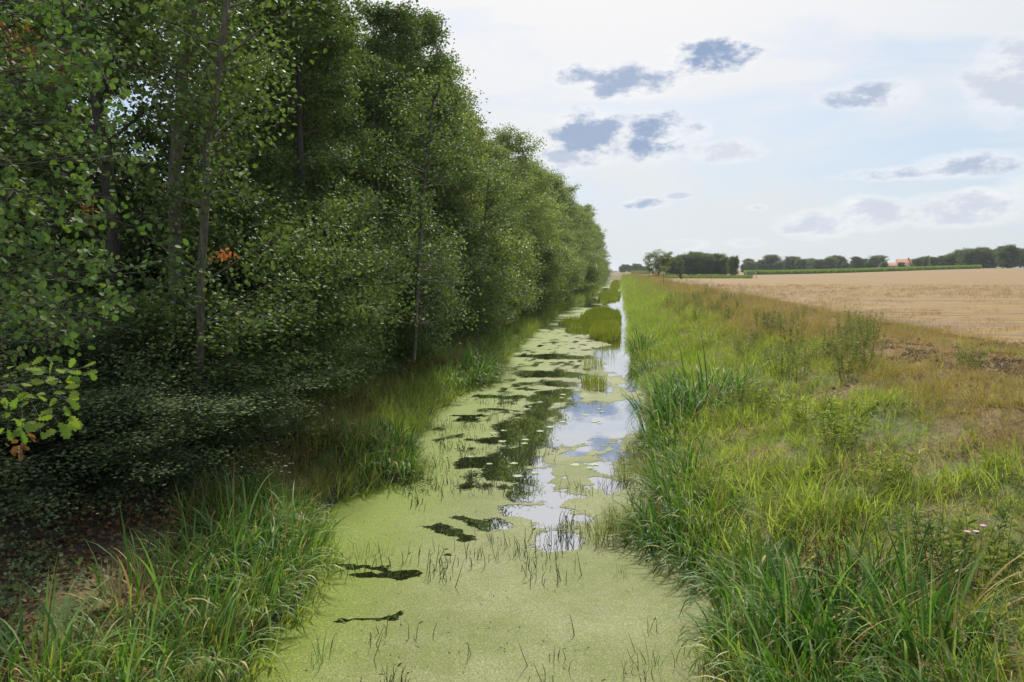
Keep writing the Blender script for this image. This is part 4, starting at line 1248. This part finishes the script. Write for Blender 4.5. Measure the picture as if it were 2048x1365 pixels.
# ------------------------------------------------------------------ bank herbs
def herb_mesh(seed, n, H, rad, lsize, asp, mats=('herb', 'seed'), topseeds=20, spread=.25, nl=26):
    rs_ = np.random.default_rng(seed); g = G()
    for i in range(n):
        a = rs_.uniform(0, 6.28); r0 = rad * math.sqrt(rs_.uniform())
        p = np.array([math.cos(a) * r0, math.sin(a) * r0, -.05]); h_ = H * rs_.uniform(.7, 1.1)
        tp_ = p + np.array([math.cos(a) * spread * h_ * rs_.uniform(0, 1), math.sin(a) * spread * h_ * rs_.uniform(0, 1), h_])
        k = np.linspace(0, 1, 5)[:, None]; L_ = p + (tp_ - p) * k + rs_.normal(0, .012, (5, 3))
        V, F = tube(L_, np.linspace(.006, .002, 5), 4); g.add(V, F, 0)
        f = rs_.uniform(.12, 1, nl)[:, None]; q = p + (tp_ - p) * f + rs_.normal(0, .03, (nl, 3)) * (1.2 - f)
        V, F = leaves(q, np.full(nl, lsize), rs_, .5, -.2, asp); g.add(V, F, 0)
        if topseeds:
            f = rs_.uniform(.68, 1.04, topseeds)[:, None]; q = p + (tp_ - p) * f + rs_.normal(0, .022, (topseeds, 3))
            V, F = leaves(q, np.full(topseeds, .022), rs_, .2, -.5, .5); g.add(V, F, 1)
    return g.mesh('herb', [M[m_] for m_ in mats])


HRB = [herb_mesh(700 + i, 12, .85, .26, .085, .28) for i in range(3)]
LSH = [herb_mesh(710 + i, 14, .60, .22, .13, .16, ('grass', 'seed'), 0, .5, 24) for i in range(2)]
DCK = herb_mesh(720, 5, .95, .12, .10, .3, ('dock', 'dock'), 120, .15, 8)
DRYG = [reed_mesh(730 + i, 150, .30, .3, .7, .005, .7, M['seed'], 4, .3) for i in range(2)]
WEED = herb_mesh(740, 16, .75, .30, .10, .22, ('herb', 'seed'), 0, .45, 34)
hs = []
for i in range(64):
    y = 19 + 44 * rs.uniform() ** 1.3; x = Re(np.array(y)) + rs.uniform(3.0, 6.2) + rs.normal(0, .3)
    if (x - 8) ** 2 / 3 + (y - 19) ** 2 / 16 < 1: continue
    hs.append((y, float(x)))
hs.sort()
for i, (y, x) in enumerate(hs):
    o = ob('mugwort_plant', HRB[i % 3], loc=(x, y, float(ground_z(x, y))), rz=rs.uniform(0, 6.28), sc=rs.uniform(.65, 1.05))
    tag(o, 'brown-topped tall herb on the upper right bank, %s from the camera' % ordn(i), 'herb', 'tall brownish herbs on the upper right bank')
for i, (px, py, yd, me, nm, lab, sc_) in enumerate([
        (1665, 1090, 8.1, DCK, 'dock_plant', 'rusty brown dock plant with seed spikes among green reeds', 1.0), (1715, 1150, 7.6, DCK, 'dock_plant', 'smaller dark brown dock plant right of the tall reeds', .8),
        (1890, 1300, 6.1, DRYG[0], 'dry_grass_clump', 'pale dry seeding grass clump near the bottom right corner', .9), (1800, 1180, 7.1, DRYG[1], 'dry_grass_clump', 'tan dry grass clump above the bottom right one', .9),
        (1960, 1150, 7.6, WEED, 'leafy_weed', 'leafy green weed with narrow leaves near the right edge', 1.1), (1900, 1120, 8, WEED, 'leafy_weed', 'dark leafy weed left of the one at the right edge', .9),
        (1690, 830, 12.6, LSH[0], 'leafy_grass_clump', 'lime green leafy clump on the slope below the bare patch', 1.2), (1640, 800, 14.4, LSH[1], 'leafy_grass_clump', 'lime green leafy clump higher on the slope, left of the other', 1.2),
        (1790, 900, 11, LSH[0], 'leafy_grass_clump', 'yellow-green leafy clump in mid slope on the right', 1.0), (1950, 740, 17, WEED, 'leafy_weed', 'low green weed on the bare patch near the right edge', .7),
        (1545, 790, 16, LSH[1], 'leafy_grass_clump', 'bright leafy clump upper left of the lime clumps', 1.1), (1740, 720, 19.0, HRB[1], 'mugwort_plant', 'dense green herb at the left rim of the bare patch', 1.2), (1700, 740, 18.0, HRB[2], 'mugwort_plant', 'greyish herb at the left rim of the bare patch, nearer', 1.0)]):
    x = bearing(px) * yd
    o = ob(nm, me, loc=(x, yd, float(ground_z(x, yd))), rz=rs.uniform(0, 6), sc=sc_); tag(o, lab, 'plant')
# tan seeding grass on the left bank
for i, (y, x) in enumerate([(10.9, -5.3), (12.0, -5.6), (12.6, -5.9), (13.3, -6.1), (17.5, -6.2), (19, -6.4), (21, -6.6), (7.2, -5.1), (6.3, -4.9), (8.0, -5.2)]):
    o = ob('dry_grass_clump', DRYG[i % 2], loc=(x, y, float(ground_z(x, y))), rz=i, sc=1.15)
    tag(o, 'tan dry grass clump on the left bank, %s of them counted from above' % ORD[i], 'dry grass', 'tan grass clumps on the left bank')


def flower_mesh(m_, seed, n, H):
    rs_ = np.random.default_rng(seed); g = G()
    for i in range(n):
        p = np.array([rs_.normal(0, .15), rs_.normal(0, .15), 0]); q = p + np.array([rs_.normal(0, .05), rs_.normal(0, .05), H * rs_.uniform(.8, 1.1)])
        V, F = tube(np.array([p, (p + q) / 2, q]), np.array([.004, .003, .002]), 3); g.add(V, F, 1)
        th = np.arange(6) * math.pi / 3
        for a in th:
            c_ = np.array([math.cos(a), math.sin(a), .15]) * .03
            s2 = np.array([-math.sin(a), math.cos(a), 0]) * .014
            g.add(np.array([q, q + c_ * .6 + s2, q + c_, q + c_ * .6 - s2]), [(0, 1, 2, 3)], 0)
    return g.mesh('flower', [M[m_], M['herb']])


fw_ = flower_mesh('white_flower', 1, 7, .75)
for i, (px, py, y) in enumerate(((1338, 602, 60), (1350, 606, 57), (1362, 602, 58), (1345, 597, 63), (1372, 606, 55), (1412, 592, 62))):
    x = bearing(px) * y; o = ob('white_flowers', fw_, loc=(x, y, float(ground_z(x, y))), rz=i, sc=1.6)
    tag(o, ['leftmost', 'second', 'middle', 'farthest', 'nearest', 'rightmost'][i] + ' sprig of the white flowers dotting the far right bank', 'flowers', 'white flowers on the right bank')
fp = flower_mesh('pink_flower', 2, 3, .6); x = bearing(1941) * 7.6
o = ob('pink_flowers', fp, loc=(x, 7.6, float(ground_z(x, 7.6)) + .1)); tag(o, 'small pink wild flowers among the grass near the right edge', 'flowers')

# stone at the foot of the left bank
gs = bpy.data.meshes.new('stone')
import bmesh
bm = bmesh.new(); bmesh.ops.create_icosphere(bm, subdivisions=3, radius=.16)
for v in bm.verts:
    v.co *= 1 + .25 * (float(vnoise(v.co.x * 3 + 5, v.co.y * 3 + v.co.z * 2, .5, 3)) - .5); v.co.z *= .6
bm.to_mesh(gs); bm.free(); gs.materials.append(plain('stone', (.16, .14, .12), (.3, .27, .24), 6))
o = ob('stone', gs, loc=(-5.0, 11.5, .06)); tag(o, 'grey stone at the left water edge behind the reeds', 'stone')

# ------------------------------------------------------------------ far country
DT = [tree_meshes(800 + i, 9.5, (4.0, 4.8, 3.2, 3.7, 5.2)[i], .03, 60, 6, 60, .34, M['distant'], M['bark'], .60, prof=1, tr=.25, aspect=.8) for i in range(5)]
PN = [tree_meshes(810, 10, 2.6, .25, 30, 6, 50, .30, M['distant'], M['bark'], .5, prof=1, tr=.16, aspect=.8)]
SOL = tree_meshes(820, 5.6, 2.6, .05, 48, 6, 60, .14, M['alder_far'], M['bark'], .22, prof=1, tr=.1, stems=3, rise=(.5, 1.4))
CON = tree_meshes(830, 1.9, .5, .05, 26, 4, 22, .10, M['distant'], M['bark'], .08, prof=2, tr=.04)
SAP = tree_meshes(840, 2.9, .6, .5, 14, 4, 16, .08, M['alder_far'], M['bark'], .10, prof=1, tr=.03)


def far_tree(px, y, H, ref, tm, lab, grp, wid=1.0, name='tree'):
    x = bearing(px) * y; s_ = H / ref
    plant_tree(name, tm, x, y, rs.uniform(0, 6.28), (s_ * wid * 1.18, s_ * wid * 1.18, s_ * .92), lab, 'tree', grp)


plant_tree('solitary_tree', SOL, bearing(1312) * 185, 185, 1.0, (1.0, 1.0, .98), 'small bushy tree standing alone left of the copse by the field', 'tree', None)
plant_tree('sapling', SAP, bearing(1327) * 108, 108, 0, .95, 'thin young sapling at the field corner in front of the bushy tree', 'tree', None)
plant_tree('conifer', CON, bearing(1361) * 182, 182, 0, .95, 'small dark conifer in front of the copse', 'tree', None)
cop = [(1340, 300, 6.2), (1352, 305, 6.8), (1366, 318, 7.6), (1378, 322, 8.0), (1391, 330, 9.4), (1403, 335, 8.8), (1414, 320, 7.8), (1427, 325, 8.0), (1437, 330, 7.8), (1448, 320, 7.0), (1467, 285, 6.6)]
for i, (px, y, h) in enumerate(cop):
    far_tree(px, y, h, 9.5, DT[(i * 3) % 5], '%s tree from the left in the dark copse beside the field' % (['first'] + ORD[1:])[i] if i < 10 else 'separate round tree at the right end of the copse', 'trees of the copse beside the field', .8 if i < 10 else .62)
for i in range(36):
    px = 1486 + i * 7.8 + rs.normal(0, 2); y = 560 + rs.normal(0, 12)
    h = (7.2 + 1.3 * math.sin(i * 1.1) + rs.uniform(-2, 2)) * (1.15 if i in (6, 7, 18) else 1)
    far_tree(px, y, h, 9.5, DT[(i * 7 + i // 3) % 5], '%s tree from the left in the long tree line on the horizon' % (['first'] + ORD[1:])[i], 'trees of the horizon tree line', .9)
rt = [(1832, 520, 7.5), (1846, 520, 8.5), (1868, 500, 8.5), (1888, 495, 9), (1905, 490, 10), (1924, 485, 11.5), (1945, 470, 12), (1966, 465, 12.6), (1985, 470, 11.5), (2014, 440, 13), (2040, 455, 11), (2062, 455, 11), (2085, 450, 12), (2110, 460, 12)]
for i, (px, y, h) in enumerate(rt):
    far_tree(px, y, h - 1.5, 9.5, DT[(i * 3 + 1) % 5], '%s tree from the left in the big tree group at the right horizon' % (['first'] + ORD[1:])[i], 'big trees on the right horizon', 1.0)
for i in range(13):
    px = 1240 + i * 4.6 + rs.normal(0, 1); y = 760 + rs.normal(0, 20)
    far_tree(px, y, 5.5 + rs.uniform(0, 3.2), 10, PN[0] if i % 2 else DT[i % 3], '%s tree from the left in the faint far wood at the canal end' % (['first'] + ORD[1:])[i], 'trees of the far wood', .8)

# low rough growth in front of the copse
g = G(); r_ = np.random.default_rng(50)
n = 9000; px_ = r_.uniform(1292, 1505, n); yb = r_.uniform(196, 232, n)
xb = np.tan(np.arctan((px_ - 1024) / 1566) - R(7.887)) * yb
hb = (.5 + 1.3 * np.clip(vnoise(xb, yb * .3, 6, 3, 2) - .25, 0, 1)) * r_.uniform(.5, 1, n)
V, F = blades(np.stack([xb, yb, ground_z(xb, yb)], 1), r_.uniform(0, 6.28, n), hb, np.abs(r_.normal(.4, .3, n)), np.full(n, .12), r_, 2); g.add(V, F)
tag(ob('rough_growth', g.mesh('rough_growth', [M['herb']])), 'rough green weeds on the waste strip before the copse', 'weeds', None, 'stuff')
for i, (px, y, h) in enumerate(((1768, 470, 4.5), (1801, 470, 4.0), (1836, 470, 6.0))):
    far_tree(px, y, h, 9.5, DT[i], ['small tree at the left end of the farm', 'low tree in front of the middle of the farm', 'tree covering the right end of the farm roofs'][i], 'trees round the farm')
# clods of bare earth along the field edge and on the scraped patch
cl = []
for i in range(4):
    bm = bmesh.new(); bmesh.ops.create_icosphere(bm, subdivisions=1, radius=.05)
    for v in bm.verts: v.co *= float(r_.uniform(.6, 1.35)); v.co.z *= .6
    me = bpy.data.meshes.new('clod'); bm.to_mesh(me); bm.free(); me.materials.append(M['clod']); cl.append(me)
source('clod', cl)
yy = r_.uniform(11, 60, 5200); xx = Fe(yy) + r_.normal(-.1, .2, 5200)
y2 = r_.normal(18.8, 2.6, 2600); x2 = r_.normal(7.4, 1.0, 2600)
y3 = r_.uniform(12, 40, 700); x3 = Fe(y3) + r_.uniform(.3, 4, 700)
xx = np.concatenate([xx, x2]); yy = np.concatenate([yy, y2])
kp = (vnoise(xx, yy, .7, 88, 2) > .5) & (xx < Fe(yy) + 26) ; xx, yy = xx[kp], yy[kp]
scatter('soil_clods', SRC['clod'], np.stack([xx, yy, ground_z(xx, yy) + .015], 1), r_.uniform(0, 6, (len(xx), 3)), r_.uniform(.35, 1.35, len(xx)), {}, 'dark earth clods along the field edge and on the bare patch', 'soil')
# maize
g = G(); n = 26000
tq = r_.uniform(0, 1, n); px_ = 1488 + tq * (1962 - 1488); yb = 345 + tq * 95 + r_.uniform(0, 16, n)
xb = np.tan(np.arctan((px_ - 1024) / 1566) - R(7.887)) * yb
V, F = blades(np.stack([xb, yb, ground_z(xb, yb)], 1), r_.uniform(0, 6.28, n), r_.uniform(1.7, 2.2, n), np.abs(r_.normal(.3, .2, n)), np.full(n, .22), r_, 2); g.add(V, F)
tag(ob('maize_crop', g.mesh('maize_crop', [M['maize']])), 'long band of green maize along the far edge of the stubble', 'maize', None, 'stuff')
# second, left maize band behind canal end
g = G(); n = 3000
px_ = r_.uniform(1262, 1300, n); yb = r_.uniform(400, 430, n); xb = np.tan(np.arctan((px_ - 1024) / 1566) - R(7.887)) * yb
V, F = blades(np.stack([xb, yb, ground_z(xb, yb)], 1), r_.uniform(0, 6.28, n), r_.uniform(1.4, 1.9, n), np.abs(r_.normal(.3, .2, n)), np.full(n, .22), r_, 2); g.add(V, F)
tag(ob('maize_crop', g.mesh('maize_crop', [M['maize']])), 'short strip of green maize at the end of the canal', 'maize', None, 'stuff')


def box(g, x0, x1, y0, y1, z0, z1, m_=0):
    V = np.array([(x0, y0, z0), (x1, y0, z0), (x1, y1, z0), (x0, y1, z0), (x0, y0, z1), (x1, y0, z1), (x1, y1, z1), (x0, y1, z1)], float)
    g.add(V, [(0, 3, 2, 1), (4, 5, 6, 7), (0, 1, 5, 4), (1, 2, 6, 5), (2, 3, 7, 6), (3, 0, 4, 7)], m_)


# fence posts and gate
g = G(); box(g, -.05, .05, -.05, .05, -.1, 1.15); box(g, -.045, .045, -.045, .045, 1.15, 1.19); pm = g.mesh('fence_post', [M['wood']])
fe = bpy.data.objects.new('wire_fence', None); COL.objects.link(fe)
fp0 = (bearing(1300) * 186, 186.0); fp1 = (bearing(1492) * 198, 198.0)
fe.location = (fp0[0], fp0[1], 2.0); tag(fe, 'thin post and wire fence between the stubble and the waste strip', 'fence')
npst = 13
for i in range(npst):
    f = i / (npst - 1); x = fp0[0] + (fp1[0] - fp0[0]) * f; y = fp0[1] + (fp1[1] - fp0[1]) * f
    o = ob('fence_post', pm, fe, loc=(x - fp0[0], y - fp0[1], float(ground_z(x, y)) - 2.0)); o.scale = (1.3, 1.3, 1)
g = G()
for z in (.5, .95):
    V, F = tube(np.array([(0, 0, z), ((fp1[0] - fp0[0]) / 2, (fp1[1] - fp0[1]) / 2, z - .02), (fp1[0] - fp0[0], fp1[1] - fp0[1], z)]), np.full(3, .006), 4); g.add(V, F)
ob('wire', g.mesh('wire', [M['metal']]), fe)
ge = bpy.data.objects.new('field_gate', None); COL.objects.link(ge); x = bearing(1493) * 200; ge.location = (x, 200, float(ground_z(x, 200)))
tag(ge, 'grey metal field gate at the right end of the fence', 'gate')
g = G(); box(g, -.05, .05, -.05, .05, 0, 1.5); bx_ = g.mesh('gate_post', [M['metal']])
for xx in (0, 2.4): ob('gate_post', bx_, ge, loc=(xx, 0, 0))
g = G(); box(g, .05, 2.35, -.02, .02, 0, .05); rl_ = g.mesh('rail', [M['metal']])
for z in (.25, .55, .85, 1.15, 1.4): ob('rail', rl_, ge, loc=(0, 0, z))


# farm buildings with red roofs
def house(px, y, Lx, Dy, hw, hr, rz, lab, wins, chim=True):
    x = bearing(px) * y; z = float(ground_z(x, y))
    e = bpy.data.objects.new('farmhouse', None); COL.objects.link(e); e.location = (x, y, z - .2); e.rotation_euler = (0, 0, rz); tag(e, lab, 'house', 'red-roofed farm buildings on the horizon')
    g = G(); box(g, -Lx / 2, Lx / 2, -Dy / 2, Dy / 2, 0, hw)
    for sx in (-1, 1):
        g.add(np.array([(sx * Lx / 2, -Dy / 2, hw), (sx * Lx / 2, Dy / 2, hw), (sx * Lx / 2, 0, hw + hr)]), [(0, 1, 2)])
    ob('wall', g.mesh('wall', [M['brick']]), e)
    for sy in (-1, 1):
        g = G(); ey = Dy / 2 + .5; ez = hw - .5 * hr / (Dy / 2); o_ = .18
        V = np.array([(-Lx / 2 - .4, sy * ey, ez), (Lx / 2 + .4, sy * ey, ez), (Lx / 2 + .4, 0, hw + hr), (-Lx / 2 - .4, 0, hw + hr)])
        V = np.concatenate([V + (0, 0, .02), V + (0, 0, .02 + o_)])
        g.add(V, [(0, 1, 2, 3), (4, 5, 6, 7), (0, 1, 5, 4), (1, 2, 6, 5), (2, 3, 7, 6), (3, 0, 4, 7)])
        r2 = ob('roof', g.mesh('roof', [M['tile']]), e)
    if chim:
        g = G(); box(g, -.4, .4, -.4, .4, hw + hr - .6, hw + hr + 1.0); ob('chimney', g.mesh('chimney', [M['brick']]), e)
    for i in range(wins):
        xx = -Lx / 2 + (i + 1) * Lx / (wins + 1)
        g = G(); box(g, xx - .5, xx + .5, -Dy / 2 - .04, -Dy / 2 + .1, 1.0, 2.2); ob('window', g.mesh('window', [M['glass']]), e)


house(1787, 505, 15, 9, 1.6, 2.6, .05, 'long farm building with orange-red roof, leftmost of the farm', 4, False)
house(1816, 540, 14, 9, 2.8, 3.8, -.35, 'taller red-roofed farmhouse behind the long building', 3)
house(1856, 535, 11, 9, 3.0, 4.6, .6, 'red-brown roofed house half hidden by trees, rightmost of the farm', 2)

# haze
g = G(); box(g, -5100, 5100, -70, 5250, -2.0, 22)
m, t, o = mat('haze')
pv = t.new('ShaderNodeVolumePrincipled'); pv.inputs['Color'].default_value = (.86, .92, 1, 1); pv.inputs['Density'].default_value = .00014; pv.inputs['Anisotropy'].default_value = .3
t.l.new(pv.outputs[0], o.inputs['Volume'])
HAZE = True
if HAZE:
    ob('haze', g.mesh('haze', [m]), kind='stuff')
